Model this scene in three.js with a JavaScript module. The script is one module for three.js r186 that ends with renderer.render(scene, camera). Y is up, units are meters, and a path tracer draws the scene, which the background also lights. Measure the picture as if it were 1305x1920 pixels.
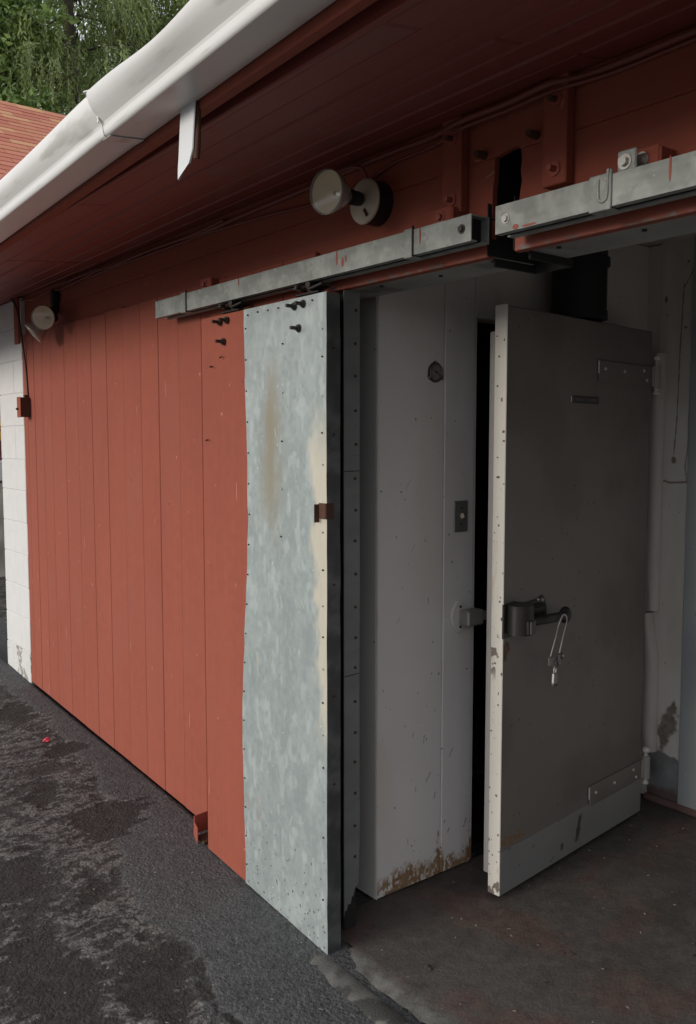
import * as THREE from 'three';
import { ConvexGeometry } from 'three/addons/geometries/ConvexGeometry.js';
import { mergeGeometries, toCreasedNormals } from 'three/addons/utils/BufferGeometryUtils.js';

// ───────────────────────── camera, sky, sun, exposure ─────────────────────────
const scene = new THREE.Scene();
const camera = new THREE.PerspectiveCamera(2 * Math.atan(960 / 1650) * 180 / Math.PI, 696 / 1024, 0.05, 400);
camera.position.set(2.137, 1.62, 1.592);
camera.lookAt(2.137 - 0.785, 1.62 - 0.0802, 1.592 - 0.6145);

const renderer = new THREE.WebGLRenderer({ antialias: true });
renderer.toneMapping = THREE.LinearToneMapping;
renderer.toneMappingExposure = 1.5;
renderer.shadowMap.enabled = true;
renderer.shadowMap.type = THREE.PCFSoftShadowMap;

// noise
function h2(ix, iy, s) { let n = (Math.imul(ix, 374761393) + Math.imul(iy, 668265263) + Math.imul(s + 11, 1274126177)) | 0; n = Math.imul(n ^ (n >>> 13), 1274126177); n = Math.imul(n ^ (n >>> 15), 461845907); return ((n ^ (n >>> 16)) >>> 0) / 4294967296; }
const mod = (a, b) => ((a % b) + b) % b;
function vn(x, y, s = 0, px = 4096, py = 4096) {
  const ix = Math.floor(x), iy = Math.floor(y); let fx = x - ix, fy = y - iy; fx = fx * fx * (3 - 2 * fx); fy = fy * fy * (3 - 2 * fy);
  const x0 = mod(ix, px), x1 = mod(ix + 1, px), y0 = mod(iy, py), y1 = mod(iy + 1, py);
  const a = h2(x0, y0, s), b = h2(x1, y0, s), c = h2(x0, y1, s), d = h2(x1, y1, s);
  return a + (b - a) * fx + (c - a) * fy + (a - b - c + d) * fx * fy;
}
function fbm(x, y, o = 4, s = 0, px = 4096, py = 4096) { let v = 0, a = 0.5, t = 0; for (let i = 0; i < o; i++) { v += a * vn(x, y, s + i * 17, px, py); t += a; a *= 0.5; x *= 2; y *= 2; px *= 2; py *= 2; } return v / t; }
const ss = (a, b, x) => { const t = Math.min(1, Math.max(0, (x - a) / (b - a))); return t * t * (3 - 2 * t); };
const mix = (a, b, t) => a + (b - a) * t;
const mix3 = (a, b, t) => [mix(a[0], b[0], t), mix(a[1], b[1], t), mix(a[2], b[2], t)];
const mul3 = (a, k) => [a[0] * k, a[1] * k, a[2] * k];
// small irregular specks scattered on a cell grid: 0..1
function specks(x, y, cell, prob, r0, r1, s, warp = 0.35) {
  const gx = Math.floor(x / cell), gy = Math.floor(y / cell); let m = 0;
  for (let j = -1; j <= 1; j++) for (let i = -1; i <= 1; i++) {
    const cx = gx + i, cy = gy + j; if (h2(cx, cy, s) > prob) continue;
    const px = (cx + h2(cx, cy, s + 1)) * cell, py = (cy + h2(cx, cy, s + 2)) * cell, r = mix(r0, r1, h2(cx, cy, s + 3) ** 2);
    const w = 1 + warp * 2 * (vn(x / r * 1.3, y / r * 1.3, s + 5) - 0.5), ax = 0.6 + 0.8 * h2(cx, cy, s + 4);
    const d = Math.hypot((x - px) / ax, (y - py) * ax) / (r * w); m = Math.max(m, 1 - ss(0.7, 1.1, d));
  }
  return m;
}
// thin scratches: short oriented strokes on a cell grid
function strokes(x, y, cell, prob, len, wid, ang, spread, s) {
  const gx = Math.floor(x / cell), gy = Math.floor(y / cell); let m = 0;
  for (let j = -1; j <= 1; j++) for (let i = -1; i <= 1; i++) {
    const cx = gx + i, cy = gy + j; if (h2(cx, cy, s) > prob) continue;
    const px = (cx + h2(cx, cy, s + 1)) * cell, py = (cy + h2(cx, cy, s + 2)) * cell, a = ang + (h2(cx, cy, s + 3) - 0.5) * spread;
    const u = (x - px) * Math.cos(a) + (y - py) * Math.sin(a), v = -(x - px) * Math.sin(a) + (y - py) * Math.cos(a), L = len * (0.3 + h2(cx, cy, s + 4));
    m = Math.max(m, (1 - ss(0.7, 1, Math.abs(u) / L)) * (1 - ss(0.5, 1.1, Math.abs(v + 0.3 * wid * Math.sin(u * 60)) / wid)));
  }
  return m;
}
const enc = (v) => { v = Math.min(1, Math.max(0, v)); return 255 * (v <= 0.0031308 ? 12.92 * v : 1.055 * v ** (1 / 2.4) - 0.055); };
// colour texture over W x H metres; fn(x, y) gives a linear colour
function tex(w, h, W, H, fn, data = false) {
  const d = new Uint8Array(w * h * 4);
  for (let j = 0; j < h; j++) for (let i = 0; i < w; i++) {
    const c = fn((i + 0.5) / w * W, (j + 0.5) / h * H), k = (j * w + i) * 4;
    if (data) { d[k] = d[k + 1] = d[k + 2] = Math.min(255, Math.max(0, c * 255)); } else { d[k] = enc(c[0]); d[k + 1] = enc(c[1]); d[k + 2] = enc(c[2]); }
    d[k + 3] = 255;
  }
  const t = new THREE.DataTexture(d, w, h); t.wrapS = t.wrapT = THREE.RepeatWrapping; t.magFilter = THREE.LinearFilter; t.minFilter = THREE.LinearMipmapLinearFilter; t.generateMipmaps = true;
  if (!data) t.colorSpace = THREE.SRGBColorSpace; t.needsUpdate = true; return t;
}

{ // overcast sky: brighter overhead, soft uneven cloud
  const w = 512, h = 256, d = new Float32Array(w * h * 4);
  for (let j = 0; j < h; j++) for (let i = 0; i < w; i++) {
    const el = (j + 0.5) / h * Math.PI - Math.PI / 2, az = i / w * Math.PI * 2, k = (j * w + i) * 4;
    const s = Math.max(0, Math.sin(el)), cl = fbm(i / w * 16, j / h * 12, 4, 3, 16, 4096);
    const L = el < 0 ? 0.2 : (0.58 + 0.16 * s) * (0.92 + 0.16 * cl);
    d[k] = L * 0.97; d[k + 1] = L * 1.0; d[k + 2] = L * 1.06; d[k + 3] = 1;
  }
  const t = new THREE.DataTexture(d, w, h, THREE.RGBAFormat, THREE.FloatType); t.mapping = THREE.EquirectangularReflectionMapping; t.magFilter = THREE.LinearFilter; t.needsUpdate = true;
  scene.background = t; scene.environment = t;
}
const sun = new THREE.DirectionalLight(0xfff5e8, 1.5);
sun.position.set(-2.9, 4.3, 12); sun.target.position.set(-1.2, 1.2, 0); sun.castShadow = true; sun.shadow.radius = 40;
sun.shadow.mapSize.set(2048, 2048); Object.assign(sun.shadow.camera, { left: -9, right: 9, top: 9, bottom: -9, near: 1, far: 60 });
scene.add(sun, sun.target);

// ───────────────────────── helpers ─────────────────────────
let seed = 20240;
const rnd = () => { seed = (seed + 0x6d2b79f5) | 0; let t = Math.imul(seed ^ (seed >>> 15), 1 | seed); t = (t + Math.imul(t ^ (t >>> 7), 61 | t)) ^ t; return ((t ^ (t >>> 14)) >>> 0) / 4294967296; };
const rr = (a, b) => a + (b - a) * rnd();
const V = (x, y, z) => new THREE.Vector3(x, y, z);
const taken = {};
function uniq(n) { if (!(n in taken)) { taken[n] = 0; return n; } return n + '_' + String(++taken[n]).padStart(3, '0'); }
function thing(name, label, category, pos = [0, 0, 0], group) {
  const g = new THREE.Group(); g.name = uniq(name); g.position.set(...pos); g.userData = { label, category }; if (group) g.userData.group = group; scene.add(g); return g;
}
function structure(name, geo, m) { const o = new THREE.Mesh(geo, m); o.name = uniq(name); o.userData.kind = 'structure'; scene.add(o); return o; }
function part(name, geo, m, parent, pos, rot) {
  const o = new THREE.Mesh(geo, m); o.name = name; if (pos) o.position.set(...pos); if (rot) o.rotation.set(...rot); parent.add(o); return o;
}
// chamfered box centred at the origin
function cbox(w, h, d, c = 0.002) {
  c = Math.min(c, w / 2.2, h / 2.2, d / 2.2); const p = [], a = w / 2, b = h / 2, e = d / 2;
  for (const x of [-1, 1]) for (const y of [-1, 1]) for (const z of [-1, 1]) p.push(V(x * (a - c), y * (b - c), z * e), V(x * (a - c), y * b, z * (e - c)), V(x * a, y * (b - c), z * (e - c)));
  return uvm(new ConvexGeometry(p));
}
// uv in metres from the dominant axis of each face's normal
function uvm(g, tile = 1, ox = 0, oy = 0, swap = false) {
  if (g.index) g = g.toNonIndexed();
  if (!g.attributes.normal) g.computeVertexNormals();
  const p = g.attributes.position, n = p.count, uv = new Float32Array(n * 2), A = V(0, 0, 0), B = V(0, 0, 0), C = V(0, 0, 0);
  for (let i = 0; i < n; i += 3) {
    A.fromBufferAttribute(p, i); B.fromBufferAttribute(p, i + 1); C.fromBufferAttribute(p, i + 2);
    const N = B.clone().sub(A).cross(C.clone().sub(A)), ax = Math.abs(N.x), ay = Math.abs(N.y), az = Math.abs(N.z);
    [A, B, C].forEach((q, k) => {
      let u, v; if (az >= ax && az >= ay) { u = q.x; v = q.y; } else if (ax >= ay) { u = q.z; v = q.y; } else { u = q.x; v = q.z; }
      if (swap) [u, v] = [v, u];
      uv[(i + k) * 2] = u / tile + ox; uv[(i + k) * 2 + 1] = v / tile + oy;
    });
  }
  g.setAttribute('uv', new THREE.BufferAttribute(uv, 2)); return g;
}
// uv spread over given ranges of two of the axes
function uvp(g, a, a0, a1, b, b0, b1) {
  const p = g.attributes.position, uv = new Float32Array(p.count * 2), get = { x: (i) => p.getX(i), y: (i) => p.getY(i), z: (i) => p.getZ(i) };
  for (let i = 0; i < p.count; i++) { uv[i * 2] = (get[a](i) - a0) / (a1 - a0); uv[i * 2 + 1] = (get[b](i) - b0) / (b1 - b0); }
  g.setAttribute('uv', new THREE.BufferAttribute(uv, 2)); return g;
}
const at = (g, x, y, z) => g.translate(x, y, z);
const clean = (g) => { g = g.index ? g.toNonIndexed() : g; for (const k of Object.keys(g.attributes)) if (!['position', 'normal', 'uv'].includes(k)) g.deleteAttribute(k); if (!g.attributes.uv) uvm(g); return g; };
const merge = (...l) => mergeGeometries(l.map(clean));
const cyl = (r0, r1, h, n = 20) => new THREE.CylinderGeometry(r0, r1, h, n);
const cylZ = (r0, r1, h, n = 20) => cyl(r0, r1, h, n).rotateX(Math.PI / 2); // r0 faces +z
const lathe = (pts, n = 32) => new THREE.LatheGeometry(pts.map(([r, y]) => new THREE.Vector2(r, y)), n);
const tube = (pts, r, n = 60, s = 8) => new THREE.TubeGeometry(new THREE.CatmullRomCurve3(pts.map((p) => V(...p))), n, r, s);
function extr(pts, depth, bevel = 0, holes = []) {
  const s = new THREE.Shape(pts.map(([x, y]) => new THREE.Vector2(x, y))); for (const h of holes) s.holes.push(new THREE.Path(h.map(([x, y]) => new THREE.Vector2(x, y))));
  return new THREE.ExtrudeGeometry(s, { depth, bevelEnabled: bevel > 0, bevelSize: bevel, bevelThickness: bevel, bevelSegments: 1, steps: 1, curveSegments: 8 });
}
const GS = -0.0625;                                   // the lot falls towards the right
const gy = (x) => GS * Math.max(-9, Math.min(5, x));  // ground height along the wall

// ───────────────────────── materials ─────────────────────────
const RED = [0.285, 0.069, 0.04];
const redTex = tex(1024, 1024, 2, 2, (x, y) => {
  let c = mul3(RED, 0.93 + 0.16 * fbm(x * 4, y * 1, 3, 1, 8, 2) - 0.05 + 0.06 * (vn(x * 128, y * 5, 9, 256, 10) - 0.5) + 0.08 * (vn(x * 40, y * 40, 12, 80, 80) - 0.5));
  c = mix3(c, [0.27, 0.074, 0.046], 0.5 * ss(0.55, 0.75, fbm(x * 3, y * 3, 4, 30, 6, 6)));
  c = mix3(c, [0.55, 0.27, 0.21], 0.6 * specks(x, y, 0.13, 0.2, 0.0015, 0.006, 41));
  c = mix3(c, [0.56, 0.3, 0.24], 0.5 * strokes(x, y, 0.33, 0.35, 0.03, 0.0022, 1.45, 0.6, 55));
  c = mix3(c, [0.05, 0.018, 0.014], 0.8 * specks(x, y, 0.17, 0.22, 0.0015, 0.0055, 71));
  return c;
});
const redBump = tex(512, 512, 1, 1, (x, y) => 0.5 + 0.35 * (vn(x * 110, y * 4, 3, 110, 4) - 0.5) + 0.3 * (vn(x * 40, y * 2, 4, 40, 2) - 0.5) + 0.2 * (vn(x * 200, y * 200, 5, 200, 200) - 0.5), true);
const M = {};
const std = (o) => new THREE.MeshStandardMaterial(o);
M.red = std({ map: redTex, bumpMap: redBump, bumpScale: 0.001, roughness: 0.82 });
// old dark soffit paint: same oxide paint, grimy film of cobweb and dust in patches
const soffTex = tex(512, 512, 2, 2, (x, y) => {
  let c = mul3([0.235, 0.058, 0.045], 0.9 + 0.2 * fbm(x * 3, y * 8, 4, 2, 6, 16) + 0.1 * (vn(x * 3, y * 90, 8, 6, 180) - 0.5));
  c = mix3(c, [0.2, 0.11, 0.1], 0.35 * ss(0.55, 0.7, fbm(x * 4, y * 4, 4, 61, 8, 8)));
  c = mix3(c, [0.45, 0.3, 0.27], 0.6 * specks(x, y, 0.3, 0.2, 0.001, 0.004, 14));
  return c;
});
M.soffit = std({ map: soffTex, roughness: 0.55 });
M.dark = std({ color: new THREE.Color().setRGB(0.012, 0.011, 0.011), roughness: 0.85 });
M.black = std({ color: new THREE.Color().setRGB(0.018, 0.018, 0.019), roughness: 0.45, metalness: 0.3 });
const galvTex = tex(512, 512, 0.5, 0.5, (x, y) => {
  const f = fbm(x * 24, y * 24, 4, 5, 12, 12); let c = mix3([0.25, 0.268, 0.252], [0.345, 0.365, 0.345], ss(0.3, 0.7, f));
  c = mul3(c, 0.9 + 0.2 * vn(x * 100, y * 14, 6, 50, 7));
  c = mix3(c, [0.2, 0.21, 0.195], 0.5 * ss(0.58, 0.74, fbm(x * 60, y * 60, 5, 77, 30, 30)));
  c = mix3(c, [0.45, 0.46, 0.44], 0.5 * specks(x, y, 0.05, 0.25, 0.001, 0.005, 19));
  c = mix3(c, RED, 0.9 * specks(x, y * 0.35, 0.12, 0.1, 0.0015, 0.006, 33));
  return c;
});
M.galv = std({ map: galvTex, roughness: 0.65, metalness: 0.2 });
const darkGalvTex = tex(256, 512, 0.5, 1, (x, y) => {
  let c = mix3([0.075, 0.08, 0.079], [0.14, 0.148, 0.145], ss(0.35, 0.7, fbm(x * 12, y * 8, 5, 15, 6, 8)));
  c = mix3(c, [0.22, 0.22, 0.2], 0.5 * specks(x, y, 0.04, 0.2, 0.001, 0.004, 8)); c = mix3(c, [0.3, 0.3, 0.28], 0.5 * strokes(x, y, 0.12, 0.4, 0.02, 0.001, 1.4, 1.2, 21)); return c;
});
M.darkGalv = std({ map: darkGalvTex, roughness: 0.5, metalness: 0.4 });
M.bolt = std({ color: new THREE.Color().setRGB(0.06, 0.055, 0.05), roughness: 0.5, metalness: 0.7 });
M.zinc = std({ color: new THREE.Color().setRGB(0.55, 0.54, 0.5), roughness: 0.4, metalness: 0.6 });
M.redPlain = std({ color: new THREE.Color().setRGB(0.3, 0.07, 0.047), roughness: 0.6 });
M.rust = std({ color: new THREE.Color().setRGB(0.075, 0.032, 0.02), roughness: 0.85 });
const whiteTex = tex(512, 512, 1, 1, (x, y) => {
  let c = mul3([0.69, 0.69, 0.68], 0.96 + 0.08 * fbm(x * 8, y * 8, 4, 6, 8, 8)); c = mix3(c, [0.36, 0.36, 0.32], 0.6 * ss(0.52, 0.75, fbm(x * 5, y * 20, 5, 22, 5, 20)));
  c = mix3(c, [0.3, 0.29, 0.26], 0.6 * specks(x, y, 0.07, 0.2, 0.0008, 0.003, 63)); return c;
});
M.gutter = std({ map: whiteTex, roughness: 0.38 });
const blockTex = tex(512, 512, 1, 1, (x, y) => mul3([0.63, 0.63, 0.625], 0.93 + 0.1 * fbm(x * 20, y * 20, 4, 6, 20, 20)));
const blockBump = tex(512, 512, 1, 1, (x, y) => fbm(x * 60, y * 60, 4, 9, 60, 60), true);
M.block = std({ map: blockTex, bumpMap: blockBump, bumpScale: 0.0012, roughness: 0.8 });
M.blockFoot = std({ map: tex(512, 512, 1, 1, (x, y) => { let c = mul3([0.6, 0.6, 0.59], 0.9 + 0.15 * fbm(x * 20, y * 20, 4, 6, 20, 20)); c = mix3(c, [0.16, 0.145, 0.12], 0.75 * ss(0.5, 0.6, fbm(x * 14, y * 14, 5, 46, 14, 14))); return mix3(c, [0.05, 0.045, 0.04], 0.8 * specks(x, y, 0.025, 0.3, 0.001, 0.005, 47)); }), bumpMap: blockBump, bumpScale: 0.0012, roughness: 0.85 });
M.mortar = std({ color: new THREE.Color().setRGB(0.54, 0.54, 0.53), roughness: 0.9 });
M.cream = std({ map: tex(512, 512, 1, 1, (x, y) => {
  let c = mul3([0.56, 0.535, 0.5], 0.94 + 0.12 * fbm(x * 5, y * 5, 4, 44, 5, 5)); c = mix3(c, [0.3, 0.25, 0.18], 0.5 * ss(0.62, 0.8, fbm(x * 6, y * 3, 4, 52, 6, 3)));
  return mix3(c, [0.08, 0.06, 0.05], 0.8 * specks(x, y, 0.09, 0.2, 0.001, 0.005, 91)); }), roughness: 0.55 });
const flatC = (r, g, b, ro = 0.7, me = 0) => std({ color: new THREE.Color().setRGB(r, g, b), roughness: ro, metalness: me });

// ───────────────────────── ground ─────────────────────────
const ZB = [[-6, 0.12], [-3.5, 0.06], [-2.6, 0.02], [-2.05, 0.06], [-1.7, 0.07], [-1.35, 0.1], [-1.1, 0.26], [-0.9, 0.27], [-0.7, 0.32], [-0.43, 0.36], [-0.13, 0.39], [0.1, 0.42], [0.5, 0.45], [3, 0.6], [6, 0.7]];
function lerpTable(T, x) { if (x <= T[0][0]) return T[0][1]; for (let i = 1; i < T.length; i++) if (x <= T[i][0]) { const t = (x - T[i - 1][0]) / (T[i][0] - T[i - 1][0]); return mix(T[i - 1][1], T[i][1], t); } return T[T.length - 1][1]; }
const HOLES = [[-1.22, 0.2, 0.17, 0.21, -0.35], [-2.62, 0.14, 0.2, 0.12, 0.2], [-2.02, 0.13, 0.1, 0.11, 0.2], [-0.15, 0.37, 0.14, 0.024, 0.05], [0.07, 0.39, 0.07, 0.018, 0], [-0.2, 0.49, 0.24, 0.1, 0.35], [-1.05, 0.68, 0.3, 0.14, 0], [-0.3, 0.75, 0.45, 0.13, 0.1], [-1.55, 0.36, 0.14, 0.06, 0.4], [-0.75, 0.46, 0.12, 0.05, 0.5], [-2.9, 0.4, 0.3, 0.1, 0.2]];
const PX = 5, PZ = 2.5, pf = (x, z, fx, fz, o, s) => fbm(x * fx, z * fz, o, s, fx * PX, fz * PZ);
function lot(x, z) { // what the paving is at a point: smooth = newer patch along the wall, pit = crumbled or damp dark spots
  const wx = x + 0.14 * (pf(x, z, 6, 4, 4, 70) - 0.5), wz = z + 0.14 * (pf(x, z, 6, 6, 5, 90) - 0.5);
  const smooth = 1 - ss(-0.01, 0.02, wz - lerpTable(ZB, x) + 0.05 * (pf(x, z, 40, 20, 4, 95) - 0.5));
  let pit = -1;
  for (const [hx, hz, a, b, t] of HOLES) { const u = (wx - hx) * Math.cos(t) + (wz - hz) * Math.sin(t), v = -(wx - hx) * Math.sin(t) + (wz - hz) * Math.cos(t); pit = Math.max(pit, 1 - Math.hypot(u / a, v / b)); }
  const rag = pf(x, z, 36, 14, 5, 33);
  const p1 = ss(0.0, 0.05, pit + 1.5 * (rag - 0.56)) * ss(-0.15, 0.05, pit);
  const p2 = (1 - smooth) * ss(0.54, 0.58, 0.5 * pf(wx, wz, 6, 4, 3, 120) + 0.5 * pf(wx, wz, 40, 16, 5, 130));
  const flake = 0.5 * pf(wx, wz, 44, 20, 5, 150) + 0.5 * pf(wx, wz, 110, 60, 3, 160);
  return { smooth, pit: Math.max(p1, p2 * 0.85), flake };
}
const groundTex = tex(2048, 2048, PX, PZ, (X, Z) => {
  const x = X > 1.2 ? X - PX : X, z = Z > 2.1 ? Z - PZ : Z, g = lot(x, z);
  const grain = 0.35 * h2(Math.round(x * 300), Math.round(z * 300), 5) + 0.4 * vn(x * 130, z * 130, 201) + 0.25 * vn(x * 64, z * 64, 202), med = pf(x, z, 30, 30, 3, 210), big = pf(x, z, 2, 2, 3, 215);
  let c = mul3([0.066, 0.067, 0.068], 0.1 + 0.4 * med + 1.45 * grain + 0.35 * (big - 0.5));
  const o = mul3(mix3([0.03, 0.029, 0.028], [0.115, 0.11, 0.102], ss(0.43, 0.55, g.flake)), 0.1 + 1.8 * grain);
  c = mix3(o, c, g.smooth);
  const pitC = mul3([0.02, 0.018, 0.0155], 0.05 + 1.8 * grain + 0.2 * med);
  c = mix3(c, pitC, g.pit * 0.92);
  c = mix3(c, [0.3, 0.29, 0.26], 0.75 * specks(x, z, 0.05, 0.17, 0.001, 0.0036, 230));
  c = mix3(c, [0.012, 0.011, 0.01], 0.8 * specks(x, z, 0.06, 0.25, 0.0015, 0.006, 240));
  const ck = Math.abs(pf(wxz(x, z), z, 6, 5, 4, 245) - 0.5); c = mix3(c, [0.012, 0.011, 0.01], 0.85 * (1 - ss(0.0025, 0.007, ck)) * (1 - g.smooth) * ss(0.45, 0.6, pf(x, z, 4, 4, 2, 247))); // hairline cracks
  return c;
});
function wxz(x, z) { return x + 0.05 * pf(x, z, 20, 20, 3, 249); }
const groundBump = tex(1024, 1024, 1.25, 1.25, (x, y) => 0.4 * vn(x * 320, y * 320, 3, 400, 400) + 0.6 * vn(x * 128, y * 128, 4, 160, 160), true);
M.ground = std({ map: groundTex, bumpMap: groundBump, bumpScale: 0.004, roughness: 0.78 });
groundBump.repeat.set(4, 2);
{
  const xs = [], zs = [];
  for (const v of [-120, -60, -30, -18, -12, -9, -8, -7, -6, -5.4, -5, -4.6]) xs.push(v); for (let v = -4.3; v < 1.6; v += 0.016) xs.push(v); for (const v of [1.7, 2, 2.5, 3, 4, 5, 7, 10, 16, 30, 60, 120]) xs.push(v);
  for (const v of [-120, -60, -30, -18, -12, -8, -5, -3, -2, -1.2, -0.7, -0.4]) zs.push(v); for (let v = -0.2; v < 1.5; v += 0.016) zs.push(v); for (const v of [1.6, 1.8, 2.2, 2.8, 3.5, 5, 8, 14, 30, 60, 120]) zs.push(v);
  const P = [], U = [], I = [], nx = xs.length;
  for (const z of zs) for (const x of xs) {
    let y = gy(x);
    if (x > -4.3 && x < 1.6 && z > -0.2 && z < 1.5) { const g = lot(x, z), e = ss(-4.3, -4, x) * (1 - ss(1.3, 1.6, x)) * (1 - ss(1.3, 1.5, z)); y += e * ((1 - g.smooth) * (0.012 * (g.flake - 0.5) - 0.003) - 0.006 * g.pit + 0.003 * (fbm(x * 20, z * 20, 3, 260) - 0.5) + 0.012 * (fbm(x * 2.5, z * 2.5, 2, 270) - 0.5)); }
    if (x > -0.2 && z < -0.1 && z > -2.2 && x < 3) y -= 0.12; else if (z < -0.1 && z > -3) y -= 0.03;
    P.push(x, y, z); U.push(x / PX, z / PZ);
  }
  for (let j = 0; j < zs.length - 1; j++) for (let i = 0; i < nx - 1; i++) { const a = j * nx + i; I.push(a, a + nx, a + 1, a + 1, a + nx, a + nx + 1); }
  const g = new THREE.BufferGeometry(); g.setAttribute('position', new THREE.Float32BufferAttribute(P, 3)); g.setAttribute('uv', new THREE.Float32BufferAttribute(U, 2)); g.setIndex(I); g.computeVertexNormals();
  structure('ground', g, M.ground);
}
// interior floor: worn oxide-painted concrete
const floorTex = tex(1024, 1024, 2.6, 2.6, (x, y) => {
  const n = fbm(x * 5, y * 5, 5, 300, 13, 13), m = fbm(x * 30, y * 30, 3, 310, 78, 78), grime = fbm(x * 2.2, y * 2.2, 4, 320, 6, 6);
  let c = mix3([0.105, 0.07, 0.061], [0.088, 0.077, 0.07], ss(0.38, 0.56, n)); c = mix3(c, [0.05, 0.045, 0.042], 0.75 * ss(0.42, 0.7, grime)); c = mul3(c, 0.55 + 0.6 * m + 0.35 * vn(x * 130, y * 130, 315));
  c = mix3(c, [0.42, 0.4, 0.37], 0.75 * specks(x, y, 0.1, 0.13, 0.0012, 0.005, 330)); c = mix3(c, [0.3, 0.28, 0.25], 0.5 * strokes(x, y, 0.3, 0.3, 0.05, 0.0012, 0.4, 3, 340)); c = mix3(c, [0.02, 0.017, 0.015], 0.8 * specks(x, y, 0.12, 0.2, 0.0015, 0.008, 350));
  const edge = ss(0.115, 0.06, y + 0.05 * (fbm(x * 9, y * 9, 4, 360) - 0.5)); // bare concrete where the paint is worn away along the sill
  return mix3(c, mul3([0.13, 0.127, 0.115], 0.4 + 1.2 * fbm(x * 40, y * 40, 4, 370)), edge);
});
M.floor = std({ map: floorTex, bumpMap: groundBump, bumpScale: 0.0015, roughness: 0.62 });
{
  const g = new THREE.PlaneGeometry(2.35, 1.88, 90, 70).rotateX(-Math.PI / 2); g.translate(2.35 / 2 - 0.17, 0, -0.022 - 0.94);
  const p = g.attributes.position, uv = g.attributes.uv;
  for (let i = 0; i < p.count; i++) { const x = p.getX(i), z = p.getZ(i); p.setY(i, 0.006 * (fbm(x * 6, z * 6, 3, 380) - 0.5) - 0.014 * ss(-0.07, -0.022, z) * vn(x * 25, 1, 5)); uv.setXY(i, (x + 0.3) / 2.6, (-z) / 2.6); }
  g.computeVertexNormals(); structure('floor', g, M.floor);
}
// concrete sill with the guide groove, lying between lot and floor
M.sill = std({ map: tex(512, 256, 1, 0.5, (x, y) => { let c = mul3([0.125, 0.122, 0.112], 0.4 + 1.1 * fbm(x * 24, y * 24, 4, 400, 24, 12)); c = mix3(c, [0.03, 0.028, 0.025], 0.85 * ss(0.52, 0.62, fbm(x * 12, y * 20, 5, 410, 12, 10))); return c; }), bumpMap: groundBump, bumpScale: 0.0025, roughness: 0.85 });
{
  const P = [], U = [], I = [], nx = 160; const prof = [[0.085, -0.03], [0.07, -0.002], [0.03, 0.002], [0.004, 0.0], [-0.002, -0.006], [-0.004, -0.035], [-0.02, -0.036], [-0.0225, -0.003]];
  for (let i = 0; i <= nx; i++) { const x = -0.04 + i / nx * 2.24; prof.forEach(([z, y], k) => { const e = k === 1 || k === 0 ? 0.03 * (fbm(x * 16, k * 0.1, 5, 420) - 0.5) : 0.004 * (vn(x * 40, k, 430) - 0.5); P.push(x, y + gy(x) * 0.55 + 0.006 * (fbm(x * 20, k * 3, 3, 440) - 0.5) * (k < 4 ? 1 : 0.2) - (k > 4 ? 0.02 : 0), z + e); U.push(x, 0.2 + z); }); }
  for (let i = 0; i < nx; i++) for (let k = 0; k < prof.length - 1; k++) { const a = i * prof.length + k, b = a + prof.length; I.push(a, b, a + 1, a + 1, b, b + 1); }
  const g = new THREE.BufferGeometry(); g.setAttribute('position', new THREE.Float32BufferAttribute(P, 3)); g.setAttribute('uv', new THREE.Float32BufferAttribute(U, 2)); g.setIndex(I); g.computeVertexNormals();
  structure('door_sill', g, M.sill);
}

// ───────────────────────── the red shed ─────────────────────────
const shed = thing('red_shed', 'low red painted board shed with white block corner and deep red eave', 'shed');
// vertical fixed boards
{
  const back = part('board_wall', uvm(at(cbox(2.9, 2.2, 0.02, 0.002), -1.61, 1.1, -0.125), 2), M.dark, shed);
  const e = [-3.065, -2.985, -2.867, -2.735, -2.601, -2.402, -2.223, -2.041, -1.857, -1.668, -1.486, -1.312, -1.126, -0.936, -0.75, -0.56, -0.37, -0.18];
  for (let i = 0; i < e.length - 1; i++) {
    const x0 = e[i] + 0.0011, x1 = e[i + 1] - 0.0011, w = x1 - x0, xc = (x0 + x1) / 2, top = 2.222 + rr(-0.003, 0.003), bot = gy(xc) + 0.008;
    const g = cbox(w, top - bot, 0.022, 0.0022); const p = g.attributes.position;
    for (let k = 0; k < p.count; k++) if (p.getY(k) < 0) p.setY(k, p.getY(k) + GS * p.getX(k));
    uvm(g, 2, rnd(), rnd()); part('board', g, M.red, back, [xc, (top + bot) / 2, -0.101 + rr(-0.0012, 0.0012)], [0, rr(-0.004, 0.004), 0]);
  }
  // small filler board by the block corner
  const g = uvm(cbox(0.075, 0.26, 0.02, 0.003), 2, 0.3, 0.1); part('filler_board', g, M.red, shed, [-3.098, 2.31, -0.082]);
}
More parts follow.
